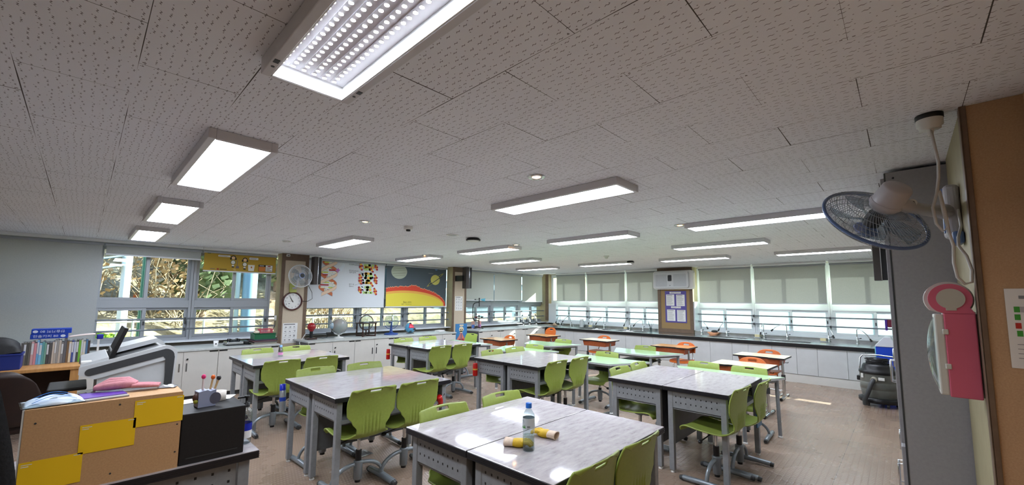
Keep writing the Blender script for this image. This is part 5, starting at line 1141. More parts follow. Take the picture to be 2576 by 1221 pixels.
o = MB().tube([(0.126, 2.53, 2.30), (0.132, 2.51, 2.24), (0.142, 2.50, 2.12), (0.138, 2.49, 2.05), (0.128, 2.48, 1.98), (0.112, 2.48, 1.92), (0.118, 2.48, 1.85), (0.136, 2.48, 1.815), (0.150, 2.48, 1.83), (0.142, 2.48, 1.90), (0.136, 2.48, 1.985)], 0.0055, 8).tube([(0.136, 2.485, 1.99), (0.148, 2.48, 1.88), (0.152, 2.48, 1.81), (0.162, 2.48, 1.75), (0.158, 2.48, 1.68), (0.165, 2.49, 1.62), (0.185, 2.50, 1.592), (0.205, 2.51, 1.60), (0.209, 2.52, 1.65), (0.198, 2.52, 1.71), (0.180, 2.54, 1.755), (0.186, 2.60, 1.80), (0.205, 2.70, 1.86), (0.208, 2.80, 1.95)], 0.0055, 8).build('power_cord', mat('cord_white', (196, 194, 190), 0.45))
tag(o, 'looped white power cord hanging from the ceiling rosette beside the near fan', 'cord')
r = thing('ceiling_socket', 'white ceiling socket with black ring, near fan cord plugged in', 'socket', (0.128, 2.53, H))
MB().lathe([(0.046, -0.001), (0.046, -0.022), (0.0, -0.023)], n=28).build('black_ring', m_black, r); MB().lathe([(0.044, -0.022), (0.044, -0.05), (0.036, -0.052), (0.036, -0.066), (0.0, -0.066)], n=28).build('socket_body', m_white, r); MB().cyl((0, 0, -0.066), (0, -0.01, -0.10), 0.014, 0.008, 12).build('plug', m_white, r)
r = thing('emergency_lantern', 'pink and white emergency lantern box mounted on the near pillar', 'lantern', (0.222, 2.55, 1.12))
m_pink = mat('lantern_pink', (206, 98, 122), 0.45); m_lw = mat('lantern_white', (206, 206, 198), 0.4)
MB().bx(-0.105, -0.012, 0.0, 0.05, 0.0, 0.35).build('pink_front', m_pink, r, bevel=0.004)
MB().bx(-0.105, -0.002, 0.05, 0.16, 0.0, 0.35).build('rear_body', m_lw, r, bevel=0.006)
MB().bx(-0.134, -0.104, 0.004, 0.15, 0.005, 0.345).build('lamp_housing', m_lw, r, bevel=0.006)
MB().grid(lambda u, v: Vector((-0.134-0.028*sin(pi*u)**0.6*sin(pi*v)**0.6, 0.01+0.13*u, 0.02+0.31*v)), 10, 14).build('clear_lens', m_clear, r)
MB().prism([(x, -0.002, z) for x, z in arc(-0.082, 0.41, 0.066, -0.55, pi+0.9, 26)+[(-0.105, 0.35), (-0.012, 0.35)]], (0, 0.04, 0)).build('round_head', m_pink, r, bevel=0.003)
MB().prism([(x, 0.038, z) for x, z in arc(-0.084, 0.41, 0.076, -0.6, pi+0.7, 26)+[(-0.12, 0.352), (-0.005, 0.352)]], (0, 0.09, 0)).build('head_rim', m_lw, r, bevel=0.006)
MB().cyl((-0.080, -0.002, 0.412), (-0.080, -0.008, 0.412), 0.043, n=32).bx(-0.096, -0.064, -0.007, 0.0, 0.362, 0.374).build('round_button', mat('lantern_grey', (186, 184, 172), 0.4), r, bevel=0.002)
for z in (0.115, 0.26): MB().bx(-0.112, -0.094, -0.006, 0.01, z, z+0.022).build('clip', m_lw, r, bevel=0.003)
r = thing('notice_sheet', 'white sheet with green and red squares pinned on the brown board at the right edge', 'poster', (0.287, 2.509, 1.265))
MB().bx(0, 0.102, -0.001, 0.0, 0, 0.307).build('sheet', m_paper, r, bevel=0)
q = MB()
for k, (x, z, c) in enumerate(((0.02, 0.215, 0), (0.052, 0.215, 0), (0.02, 0.185, 0), (0.02, 0.152, 1), (0.022, 0.122, 0), (0.036, 0.215, 2), (0.05, 0.185, 0), (0.05, 0.152, 1))): q.rect(x, x+0.015, z, z+0.022, 1, c)
q.lines(0.035, 0.1, 0.262, 0.285, 1, 1, 3, 0.5).lines(0.02, 0.1, 0.03, 0.10, 4, 1, 3, 0.12); q.build('print', [mat('sq_green', (70, 160, 60), 0.6), mat('sq_red', (190, 50, 44), 0.6), mat('sq_grey', (190, 186, 190), 0.6), m_inkg], r, (0, -0.001, 0))
def locker(y0, y1, xf, label, zt):
    r = thing('steel_locker', label, 'locker', (xf, y0, 0)); w = 0.39-xf
    MB().bx(0.02, w-0.002, 0, y1-y0, 0.0, zt).build('body', m_locker, r, bevel=0.004)
    MB().bx(0.018, 0.026, -0.0015, 0.003, 0.0, zt-0.004).build('panel_seam', m_dark, r)
    for (a, b) in ((0.02, (y1-y0)/2-0.003), ((y1-y0)/2+0.003, y1-y0-0.02)):
        for (c, d) in ((0.06, 0.66), (0.68, zt-0.03)):
            dd = MB().bx(0.0, 0.02, a, b, c, d).build('door', m_locker, r, bevel=0.003)
            e = b-0.04 if a < 0.1 else a+0.04
            zc = (d-0.35 if d < 1 else c+0.3)
            MB().tube([(0.0, e, zc), (-0.028, e, zc), (-0.028, e, zc+0.14), (0.0, e, zc+0.14)], 0.006, 8).build('handle', m_chrome, dd)
    for (x, z) in ((0.06, zt-0.04), (0.30, zt-0.03)): MB().cyl((x, -0.002, z), (x, 0.001, z), 0.006, n=10).build('screw', m_black, r)
locker(3.415, 4.32, -0.066, 'tall grey steel locker behind the near pillar, side panel facing us', 2.325)
locker(4.34, 5.24, -0.066, 'second tall grey steel locker, standing behind the first one', 2.325)
# vacuum cleaner, blue bin, dark frame
r = thing('vacuum_cleaner', 'grey and black drum vacuum cleaner with chrome handle on the right', 'vacuum cleaner', (-0.35, 8.25, 0), -0.2)
MB().lathe([(0.235, 0.055), (0.245, 0.07), (0.245, 0.115), (0.21, 0.125)], n=36).build('base_ring', m_black, r)
for k in range(5): a = k*2*pi/5+0.4; MB().cyl((0.19*cos(a)-0.012, 0.19*sin(a), 0.03), (0.19*cos(a)+0.012, 0.19*sin(a), 0.03), 0.03, n=14).bx(0.19*cos(a)-0.015, 0.19*cos(a)+0.015, 0.19*sin(a)-0.015, 0.19*sin(a)+0.015, 0.035, 0.07).build('caster', m_dark, r)
MB().lathe([(0.19, 0.12), (0.20, 0.16), (0.215, 0.24), (0.212, 0.245), (0.218, 0.25), (0.215, 0.34), (0.21, 0.345), (0.212, 0.35), (0.205, 0.465)], n=36).build('drum', noisy('vacuum_grey', (96, 98, 92), (106, 108, 102), 20, 0.35), r)
MB().lathe([(0.215, 0.465), (0.225, 0.48), (0.22, 0.51), (0.19, 0.525), (0.18, 0.57), (0.165, 0.60), (0.0, 0.605)], n=36).build('motor_head', m_black, r)
q = MB(); rr = random.Random(8)
for k in range(6): q.tube([((0.10+0.012*rr.uniform(-1, 1))*cos(2*pi*i/20)*(1.1 if k % 2 else 1.3), (0.085+0.01*rr.uniform(-1, 1))*sin(2*pi*i/20), 0.615+0.013*k+0.006*rr.uniform(-1, 1)) for i in range(20)], 0.008, 6, closed=True)
q.build('coiled_cable', m_black, r)
MB().tube([(-0.225, 0.06, 0.36), (-0.235, 0.07, 0.5), (-0.23, 0.10, 0.66), (-0.20, 0.12, 0.71), (0.0, 0.13, 0.72), (0.16, 0.12, 0.71), (0.21, 0.10, 0.66), (0.225, 0.07, 0.5), (0.22, 0.06, 0.36)], 0.011, 10).build('handle', m_chrome, r)
MB().bx(-0.26, -0.20, 0.0, 0.12, 0.33, 0.40).build('handle_mount', m_black, r, bevel=0.008)
MB().bx(-0.16, -0.13, -0.175, -0.15, 0.40, 0.46).bx(0.05, 0.12, -0.222, -0.20, 0.39, 0.43).build('clip', m_white, r, bevel=0.003)
MB().tube([(0.0, -0.20, 0.40), (0.0, -0.25, 0.385), (-0.02, -0.285, 0.33), (-0.06, -0.30, 0.20), (-0.10, -0.30, 0.10), (-0.10, -0.29, 0.03)], 0.028, 14).build('hose', m_dark, r); MB().cyl((0.0, -0.19, 0.40), (0.0, -0.245, 0.39), 0.037, n=18).build('hose_collar', mat('hose_cream', (176, 172, 156), 0.5), r)
r = thing('recycling_bin', 'tall blue bin with pale sloping lid behind the vacuum cleaner', 'bin', (-0.39, 9.02, 0))
MB().bx(0, 0.22, 0, 0.33, 0, 0.80).build('bin_body', mat('bin_blue', (22, 62, 176), 0.4), r, bevel=0.008)
MB().prism([(-0.015, -0.01, 0.80), (0.235, -0.01, 0.80), (0.235, -0.01, 0.86), (0.19, -0.01, 0.95), (0.11, -0.01, 0.95)], (0, 0.35, 0)).build('lid', mat('bin_lid', (198, 200, 208), 0.35), r, bevel=0.008)
MB().bx(0.222, 0.30, 0.0, 0.33, 0.0, 0.90).build('side_panel', m_black, r, bevel=0.006); MB().bx(-0.012, 0.0, 0.01, 0.32, 0.02, 0.79).build('edge_strip', mat('bin_teal', (120, 190, 200), 0.4), r)
r = thing('trolley', 'dark trolley with grey frame between the vacuum cleaner and the locker', 'trolley', (-0.13, 7.3, 0))
MB().bx(0, 0.014, 0, 0.014, 0.03, 0.80).bx(0, 0.014, 0.4, 0.414, 0.03, 0.80).bx(0.36, 0.374, 0, 0.014, 0.03, 0.80).bx(0.36, 0.374, 0.4, 0.414, 0.03, 0.80).bx(0, 0.374, 0, 0.014, 0.34, 0.37).bx(0, 0.374, 0, 0.014, 0.71, 0.73).build('frame', m_alug, r)
MB().bx(0.014, 0.36, 0.016, 0.40, 0.36, 0.70).build('dark_box', m_black, r, bevel=0.004); MB().bx(0.0, 0.374, 0.0, 0.414, 0.10, 0.12).build('shelf', m_dark, r)
for x in (0.03, 0.34):
    for y in (0.03, 0.38): MB().cyl((x, y-0.01, 0.025), (x, y+0.01, 0.025), 0.025, n=12).build('caster', m_black, r)
# ------------------------------------------------------------------ teacher's desk, lower left
r = thing('teacher_desk', 'grey teacher desk with white top and layered black edge, lower left', 'desk', (-2.4, -0.62, 0))
DL = 1.29; DW = 0.62
MB().bx(-DW, 0, 0, DL, 0.747, 0.75).bx(-DW, 0, 0, DL, 0.712, 0.747, 1).build('desktop', [m_marble, m_edge], r)
q = MB()
for k in range(4): z = 0.742-k*0.0085; q.bx(-DW-0.002, 0.002, -0.002, DL+0.002, z-0.0035, z)
q.build('edge_band', m_edge, r)
q = MB().bx(-0.045, -0.040, 0.06, DL-0.085, 0.30, 0.712)
for k in range(17):
    for j in (0, 1): y = 0.12+k*0.066+0.0*j; z = 0.672-0.052*j; q.bx(-0.0405, -0.0392, y-0.005, y+0.005, z-0.006, z+0.006, 1)
q.build('perforated_front', [m_legm, m_black], r)
for sx, sy in ((0, 0), (0, 1), (1, 0), (1, 1)):
    x = -0.03-0.05 if sx else -DW+0.03; y = DL-0.03-0.05 if sy else 0.03
    lg = MB().bx(x, x+0.05, y, y+0.05, 0.022, 0.712).build('leg', m_legm, r, bevel=0.004); MB().lathe([(0.02, 0), (0.022, 0.008), (0.012, 0.014), (0.01, 0.024)], (x+0.025, y+0.025, 0), 14).build('levelling_foot', m_white, lg)
# hardboard box with three yellow cards
m_mdf = noisy('hardboard', (188, 146, 102), (200, 158, 112), 160, 0.7, detail=2)
r = thing('hardboard_box', 'brown hardboard box with yellow cards standing on the teacher desk', 'box', (-2.418, -0.118, 0.75))
MB().bx(-0.19, -0.004, 0, 0.468, 0, 0.333).build('carcass', m_mdf, r, bevel=0.003); MB().bx(-0.004, 0.0, 0.0, 0.468, 0.0, 0.333).build('front_panel', m_mdf, r)
MB().bx(-0.19, -0.003, -0.006, 0.0, 0, 0.333).build('white_side', m_white, r)
q = MB()
for y, z in ((0.03, 0.28), (0.03, 0.14), (0.26, 0.31), (0.455, 0.30), (0.455, 0.19), (0.455, 0.07), (0.25, 0.035)): q.cyl((0.0, y, z), (0.0012, y, z), 0.0035, n=10)
q.build('screw', m_dark, r)
# the cards carried a cartoon mascot, left out: plain yellow cards with small pale print
def card(y, z, tilt, lab):
    r = thing('postcard', lab, 'card', (-2.4165, -0.118+y, 0.75+z), L90, 'plain yellow cards on the hardboard box')
    r.rotation_euler = (0, tilt, L90)
    MB().bx(0, 0.165, -0.001, 0, 0, 0.112).build('card', mat('card_yellow', (246, 200, 24), 0.55), r)
    MB().lines(0.006, 0.035, 0.092, 0.106, 2, 1, 0, 0.35).lines(0.14, 0.16, 0.104, 0.108, 1, 1, 0, 0.6).build('small_print', m_paper, r, (0, -0.001, 0))
card(0.307, 0.205, 0.0, 'plain yellow card, topmost and rightmost on the hardboard box'); card(0.150, 0.135, 0.0, 'plain yellow card, middle one on the hardboard box'); card(0.0, 0.03, 0.0, 'plain yellow card, lowest and leftmost on the hardboard box')
# things on the hardboard box (top at z 1.083)
ZB = 1.0835
r = thing('mask_packet', 'crumpled clear packet of white and blue masks on the hardboard box', 'packet', (-2.51, -0.05, ZB), 0.1)
rr = random.Random(6)
def crump(u, v, a, b, h, s): return Vector(((u-0.5)*a, (v-0.5)*b, 0.004+h*abs(sin(pi*u)*sin(pi*v))**0.6*(0.65+0.35*sin(7*u+s)*cos(9*v+2*s))))
MB().grid(lambda u, v: crump(u, v, 0.15, 0.165, 0.034, 1.0), 18, 18).build('folded_masks', noisy('mask_cloth', (232, 236, 240), (196, 218, 238), 9, 0.8), r, solid=0.002)
MB().grid(lambda u, v: crump(u, v, 0.165, 0.175, 0.018, 2.2), 14, 14).build('clear_wrap', m_clear, r); q = MB()
for k in range(3): q.grid(lambda u, v, k=k: Vector((0.05-0.03*k+0.006*(v-0.5), -0.06+0.12*u, 0.016+0.020*sin(pi*u)+0.003*k)), 14, 2)
q.build('blue_band', mat('mask_blue', (36, 130, 214), 0.6), r, solid=0.001)
r = thing('paper_pack', 'flat purple packet on the hardboard box under the pink gloves', 'packet', (-2.53, 0.095, ZB), 0.12)
MB().bx(-0.085, 0.085, -0.066, 0.066, 0, 0.006).build('grey_backing', mat('pack_grey', (150, 144, 140), 0.5), r); MB().bx(-0.085, 0.045, -0.066, 0.066, 0.006, 0.0085).build('purple_card', mat('pack_purple', (92, 42, 160), 0.45), r)
r = thing('work_glove', 'pair of pink knitted gloves bundled in a clear bag on the hardboard box', 'gloves', (-2.60, 0.15, ZB+0.009), 1.35)
q = MB()
for k in range(3): q.tube([(-0.085, -0.014+0.014*k, 0.016), (-0.04, -0.018+0.018*k, 0.021+0.008*k), (0.02, -0.014+0.014*k, 0.024+0.006*k), (0.05, -0.012+0.012*k, 0.020)], 0.017, 10, rs=[0.010, 0.017, 0.018, 0.013])
for k in range(5): q.tube([(0.04, -0.024+0.012*k, 0.016), (0.09, -0.028+0.014*k, 0.013), (0.135, -0.028+0.013*k, 0.010)], 0.008, 8, rs=[0.009, 0.0085, 0.006])
q.build('knitted_gloves', noisy('glove_pink', (214, 150, 156), (196, 128, 138), 80, 0.9, bump=0.3), r)
MB().grid(lambda u, v: crump(u, v, 0.27, 0.09, 0.010, 4.0), 16, 8).build('clear_bag', m_clear, r)
r = thing('plastic_film', 'crumpled shiny clear film at the right end of the hardboard box', 'film', (-2.57, 0.31, ZB), 1.2); MB().grid(lambda u, v: crump(u, v, 0.07, 0.05, 0.012, 3.0), 16, 12).build('film', mat('film_silver', (200, 204, 208), 0.2, 0.6), r)
# black box with stationery
r = thing('black_box', 'matt black box standing on the teacher desk beside the hardboard box', 'box', (-2.418, 0.353, 0.75))
MB().bx(-0.31, 0, 0, 0.252, 0.0, 0.228).build('box_body', noisy('matt_black', (18, 18, 20), (24, 24, 26), 90, 0.55), r, bevel=0.004); MB().bx(0.0, 0.0015, 0.025, 0.225, 0.026, 0.030).build('groove', m_dark, r)
ZK = 0.9785
r = thing('pen_holder', 'blue-grey folded pen holder on the black box', 'pen holder', (-2.54, 0.455, ZK), L90+0.12)
MB().prism([(x, -0.03, z) for x, z in ((-0.036, 0), (0.036, 0), (0.036, 0.078), (0.012, 0.072), (0.0, 0.080), (-0.036, 0.074))], (0, 0.06, 0)).build('holder', mat('holder_blue', (142, 150, 176), 0.5), r, bevel=0.002)
MB().disc(0.034, 0.036, 0.024, 0.028, 1, 0, 24).build('round_print', mat('holder_dark', (84, 84, 98), 0.5), r, (0, -0.03, 0)); MB().ball((-0.042, -0.012, 0.045), 0.016, 12, 8, sc=(0.8, 1, 1.3)).build('brown_figure', mat('figure_brown', (70, 44, 36), 0.6), r); MB().ball((-0.044, -0.022, 0.030), 0.010, 10, 8).build('green_leaf', mat('leaf_olive', (140, 140, 40), 0.6), r)
for x, y, dx, dy, h, c, t in ((-0.012, 0.0, 0.0, 0.0, 0.148, (226, 50, 120), 'pink'), (0.010, 0.01, 0.02, 0.01, 0.138, (226, 104, 30), 'orange'), (0.016, 0.0, 0.034, 0.0, 0.134, (40, 36, 38), 'black')):
    p = thing('match_pen', 'matchstick-shaped pen with %s head standing in the pen holder' % t, 'pen', (-2.54-y, 0.455+x, ZK), 0, 'matchstick pens in the pen holder')
    MB().cyl((0, 0, 0.004), (-dy, dx, h-0.012), 0.0045, n=10).build('stick', mat('stick_%s' % t, (226, 214, 214) if t == 'pink' else (196, 164, 116), 0.5), p); MB().ball((-dy*1.03, dx*1.03, h-0.006), 0.0095, 14, 10, sc=(1, 1, 1.25)).build('head', mat('head_%s' % t, c, 0.4), p)
r = thing('tape_roll', 'white roll of masking tape on the black box behind the pen holder', 'tape', (-2.635, 0.525, ZK)); MB().lathe([(0.022, 0), (0.038, 0), (0.038, 0.045), (0.022, 0.045), (0.022, 0)], n=30).build('roll', mat('tape_cream', (226, 218, 208), 0.6), r)
for y, x, a, t in ((0.40, -2.69, 0.2, 'white paper lying on the black box, left of the pen holder'), (0.56, -2.685, -0.5, 'white paper lying on the black box behind the tape roll')):
    o = MB().bx(-0.05, 0.05, -0.045, 0.045, 0, 0.002).build('note_paper', m_paper, None, (x, y, ZK), a); tag(o, t, 'paper')
r = thing('hand_sanitiser', 'clear pump bottle with blue label behind the black box', 'bottle', (-2.565, 0.642, 0.75))
MB().lathe([(0.028, 0), (0.031, 0.006), (0.031, 0.15), (0.026, 0.172), (0.012, 0.186), (0.012, 0.192)], n=26).build('bottle_body', m_clear, r); MB().lathe([(0.0315, 0.03), (0.0315, 0.068)], n=26).build('white_label', m_paper, r); MB().lathe([(0.0317, 0.068), (0.0317, 0.105)], n=26).build('blue_label', mat('label_blue', (20, 40, 170), 0.45), r)
MB().lathe([(0.016, 0.186), (0.016, 0.206), (0.006, 0.208), (0.006, 0.232), (0.013, 0.234), (0.013, 0.244), (0.0, 0.245)], n=18).cyl((0, 0, 0.238), (-0.01, -0.04, 0.236), 0.006, n=8).build('pump', m_black, r)
# ------------------------------------------------------------------ electronic lectern
r = thing('electronic_lectern', 'silver-white lectern with black side band and raised screen at the left', 'lectern', (-3.7, 0.0, 0))
Wd = 0.62
bodyp = [(0.10, 0.0), (0.43, 0.0), (0.44, 1.13), (0.10, 1.02)]
m_lb = noisy('lectern_white', (186, 189, 190), (194, 197, 198), 10, 0.35)
MB().prism([(-0.012, y, z) for y, z in bodyp], (-Wd+0.024, 0, 0)).build('body', m_lb, r, bevel=0.004)
def sidep(o): return [(0.016, 1.03-o*0.3), (0.016, 1.075), (0.42, 1.182)]+[(0.42+0.066*sin(a), 1.116+0.066*cos(a)) for a in [k*pi/2/7 for k in range(1, 8)]]+[(0.468, 0.8), (0.452, 0.0), (0.415, 0.0), (0.435, 1.085), (0.09, 0.995)]
for x in (0.0, -Wd): MB().prism([(x-0.02, y, z) for y, z in sidep(0)], (0.02, 0, 0)).build('side_shell', m_lb, r, bevel=0.004)
q = MB().prism([(0.0005, y, z) for y, z in [(0.065+0.022*cos(a), 1.041+0.022*sin(a)) for a in [pi*0.6+k*pi*0.95/6 for k in range(7)]]+[(0.41, 1.107), (0.422, 1.09), (0.427, 1.0), (0.418, 0.0), (0.452, 0.0), (0.466, 0.9), (0.472, 1.10)]+[(0.42+0.05*sin(a), 1.108+0.05*cos(a)) for a in [pi/2-k*pi/2/6 for k in range(7)]]], (0.002, 0, 0))
q.build('black_band', m_dark, r)
MB().bx(0.0, 0.004, 0.255, 0.275, 0.955, 0.977).build('switch_plate', m_black, r); MB().bx(0.004, 0.007, 0.259, 0.271, 0.959, 0.973).build('red_switch', mat('switch_red', (200, 40, 30), 0.4, emit=(255, 60, 40), es=0.3), r)
MB().prism([(-0.02, 0.02, 1.076), (-0.02, 0.145, 1.11), (-0.02, 0.145, 1.125), (-0.02, 0.02, 1.091)], (-Wd+0.04, 0, 0)).build('front_lid', m_lb, r, bevel=0.004)
MB().prism([(-0.02, 0.15, 1.105), (-0.02, 0.41, 1.174), (-0.02, 0.41, 1.166), (-0.02, 0.15, 1.098)], (-Wd+0.04, 0, 0)).build('screen_well', m_black, r)
MB().prism([(-0.26, 0.16, 1.118), (-0.26, 0.40, 1.185), (-0.26, 0.40, 1.215), (-0.26, 0.16, 1.15)], (-Wd+0.30, 0, 0)).build('rear_lid', m_lb, r, bevel=0.006)
MB().prism([(-0.16, 0.15, 1.105), (-0.16, 0.175, 1.105), (-0.16, 0.235, 1.295), (-0.16, 0.215, 1.30)], (-0.36, 0, 0)).build('raised_screen', m_black, r, bevel=0.004)
MB().bx(-0.03, -0.10, 0.02, 0.07, 1.092, 1.106).build('desk_mic_base', m_white, r, bevel=0.004)
MB().bx(-0.42, -0.08, -0.11, 0.06, 0.925, 0.945).build('keyboard_tray', m_black, r, bevel=0.006)
q = MB()
for k in range(4): q.tube([(-0.1-0.05*k, 0.09, 0.9-0.03*k), (-0.1-0.05*k, 0.02, 0.84-0.02*k), (-0.05-0.04*k, -0.03, 0.87), (-0.08, 0.06, 0.90)], 0.008, 6)
q.build('cables', m_black, r)
# ------------------------------------------------------------------ wooden desk with books
m_oak = noisy('honey_wood', (196, 146, 88), (176, 126, 72), 5, 0.45, sc=(1, 9, 1))
r = thing('wooden_desk', 'honey-coloured wooden desk carrying books under the far-left blind', 'desk', (-7.4, -1.25, 0))
MB().bx(0, 0.70, 0, 1.30, 0.705, 0.74).build('desktop', m_oak, r, bevel=0.004)
MB().bx(0.02, 0.68, 1.215, 1.285, 0, 0.705).build('side_panel', m_oak, r, bevel=0.003); MB().bx(0.02, 0.68, 0.02, 0.06, 0, 0.705).build('side_panel', m_oak, r, bevel=0.003)
MB().bx(0.02, 0.05, 0.06, 1.215, 0.25, 0.70).build('back_panel', noisy('dark_brown_board', (52, 34, 26), (62, 42, 32), 8, 0.6), r)
bc = [((96, 94, 92), 'grey'), ((110, 108, 100), 'grey'), ((84, 84, 80), 'dark grey'), ((100, 98, 92), 'grey'), ((198, 160, 162), 'pink'), ((206, 142, 150), 'rose'), ((110, 170, 214), 'sky blue and white'), ((120, 184, 220), 'pale blue and white'), ((96, 160, 160), 'teal'), ((120, 168, 150), 'sage green'), ((70, 72, 74), 'charcoal'), ((84, 84, 84), 'dark grey'), ((196, 188, 176), 'ivory'), ((176, 172, 164), 'pale grey'), ((150, 150, 148), 'grey'), ((186, 180, 170), 'ivory'), ((130, 130, 132), 'grey'), ((96, 98, 104), 'slate'), ((120, 96, 70), 'brown'), ((222, 208, 180), 'cream'), ((66, 84, 150), 'navy and white'), ((186, 196, 214), 'pale lilac'), ((70, 74, 72), 'dark grey'), ((110, 178, 60), 'lime green'), ((206, 204, 196), 'white'), ((214, 208, 190), 'ivory'), ((84, 124, 160), 'steel blue'), ((84, 70, 66), 'dark brown')]
ord_ = ['first', 'second', 'third', 'fourth', 'fifth', 'sixth', 'seventh', 'eighth', 'ninth', 'tenth', 'eleventh', 'twelfth', 'thirteenth', 'fourteenth', 'fifteenth', 'sixteenth', 'seventeenth', 'eighteenth', 'nineteenth', 'twentieth', 'twenty-first', 'twenty-second', 'twenty-third', 'twenty-fourth', 'twenty-fifth', 'twenty-sixth', 'twenty-seventh', 'last']
y = -0.43; rb_ = random.Random(12)
for k, (c, nm) in enumerate(bc):
    t = rb_.uniform(0.014, 0.023); h = rb_.uniform(0.235, 0.275) if k > 3 else 0.25; d = rb_.uniform(0.16, 0.20)
    r = thing('book', '%s book, %s from the left in the row on the wooden desk' % (nm, ord_[k]), 'book', (-7.12, y, 0.7405), 0, 'books on the wooden desk')
    MB().bx(-d, 0, 0, t, 0, h).build('cover', mat('bk_%d' % k, c, 0.5), r, bevel=0.0015, seg=1); MB().bx(-d+0.003, -0.003, 0.002, t-0.002, h-0.002, h+0.0005).build('pages', m_paper, r)
    if k % 3 == 1 or 'white' in nm: MB().bx(0.0, 0.0006, 0.002, t-0.002, h*0.45, h*0.92).build('spine_label', mat('spine_w', (206, 210, 214), 0.6), r)
    y += t+0.0012
m_bind = mat('binder_blue', (22, 62, 168), 0.35)
def bnd(y0, z, t, up, lab, L=0.29):
    r = thing('paper_ream', lab, 'paper ream', (-7.14, y0, z), L90, 'reams of copy paper on the books')
    MB().bx(0, L, 0, 0.20, 0, 0.055).build('wrapper', m_bind, r, bevel=0.004)
    q = MB(); rot = pi if up else 0.0
    txt(q, t, 0.034, L*0.52 if up else L*0.40, 0.027, 0, 0, rot=rot, sx=1.15); xo = 0.03 if up else L-0.04; q.disc(xo, 0.027, 0.020, 0.015, 0, 0)
    q.build('lettering', mat('binder_print', (206, 216, 232), 0.6), r, (0, -0.001, 0))
bnd(-0.375, 1.025, '한솔카피 80', False, 'blue-wrapped ream of copy paper lying on the books, lower of two'); bnd(-0.370, 1.081, '한솔카피 80', True, 'blue-wrapped ream of copy paper lying on the books, upper of two, upside down', 0.31)
r = thing('magazine', 'curled pale magazine lying on the right part of the book row', 'magazine', (-7.2, 0.03, 1.03), L90); MB().grid(lambda u, v: Vector(((u-0.5)*0.22, (v-0.5)*0.2, 0.005+0.02*u*u+0.01*sin(3*u))), 10, 6).build('pages', mat('mag_pink', (206, 190, 184), 0.6), r, solid=0.008)
r = thing('tape_dispenser', 'small blue gadget at the right end of the book row', 'tape dispenser', (-7.25, 0.155, 0.985), L90); MB().bx(0, 0.06, 0, 0.04, 0.0, 0.06).build('gadget_body', mat('gadget_blue', (30, 40, 150), 0.35), r, bevel=0.012); MB().bx(0.01, 0.03, 0.005, 0.03, -0.245, 0.0).build('stand', m_white, r)
r = thing('storage_box', 'dark blue box on the wooden desk at the left picture edge', 'box', (-6.78, -0.78, 0.7405)); MB().bx(-0.26, 0, 0, 0.38, 0, 0.165).build('box_body', mat('box_blue', (26, 44, 120), 0.5), r, bevel=0.006); MB().bx(-0.27, 0.008, -0.008, 0.388, 0.145, 0.165).build('rim', mat('box_blue', (26, 44, 120)), r, bevel=0.004)
o = MB().grid(lambda u, v: Vector((-0.13+(u-0.5)*0.24, 0.19+(v-0.5)*0.36, 0.0+0.16*abs(sin(pi*u)*sin(pi*v))**0.35+0.012*sin(9*u+5*v))), 18, 18).build('black_bag', noisy('bag_black', (24, 24, 26), (40, 40, 42), 18, 0.6), None, (-6.78, -0.78, 0.907)); tag(o, 'black bag slumped on the dark blue box at the left edge', 'bag')
# ------------------------------------------------------------------ two dark chairs at the left edge
m_leather = noisy('brown_leather', (34, 20, 16), (44, 26, 20), 10, 0.55); m_fleece = noisy('black_fleece', (12, 12, 14), (22, 22, 24), 120, 0.95, bump=0.6)
def office(name, label, x, y, rz, m, zb, w, hgt):
    r = thing(name, label, 'chair', (x, y, 0), rz)
    MB().grid(lambda u, v: Vector((-0.27-0.10*v+0.05*((u-0.5)*2)**2, (u-0.5)*w*(1-0.22*max(0, v-0.6)**1.5*4), zb+hgt*v-0.10*abs((u-0.5)*2)**3*v)), 18, 14).build('backrest', m, r, solid=0.08, bevel=0)
    MB().bx(-0.26, 0.24, -0.24, 0.24, 0.42, 0.52).build('seat', m, r, bevel=0.04, seg=4)
    MB().cyl((0, 0, 0.10), (0, 0, 0.42), 0.03, n=14).build('gas_lift', m_black, r)
    MB().tube([(-0.15, 0, 0.40), (-0.30, 0, 0.44), (-0.34, 0, 0.62), (-0.33, 0, 0.75)], 0.025, 10).build('back_bracket', m_black, r)
    q = MB()
    for k in range(5): a = k*2*pi/5; q.tube([(0, 0, 0.11), (0.28*cos(a), 0.28*sin(a), 0.075)], 0.02, 8)
    q.build('star_base', m_black, r)
    for k in range(5): a = k*2*pi/5; MB().ball((0.28*cos(a), 0.28*sin(a), 0.03), 0.03, 12, 8).cyl((0.28*cos(a), 0.28*sin(a), 0.03), (0.28*cos(a), 0.28*sin(a), 0.08), 0.008, n=8).build('caster', m_black, r)
    return r
office('office_chair', 'dark brown leather chair in front of the wooden desk', -5.35, -0.46, pi+0.2, m_leather, 0.50, 0.46, 0.42)
office('office_chair', 'black fleece-covered chair back cut off by the left edge', -1.95, -0.302, pi-0.1, m_fleece, 0.50, 0.50, 0.93)
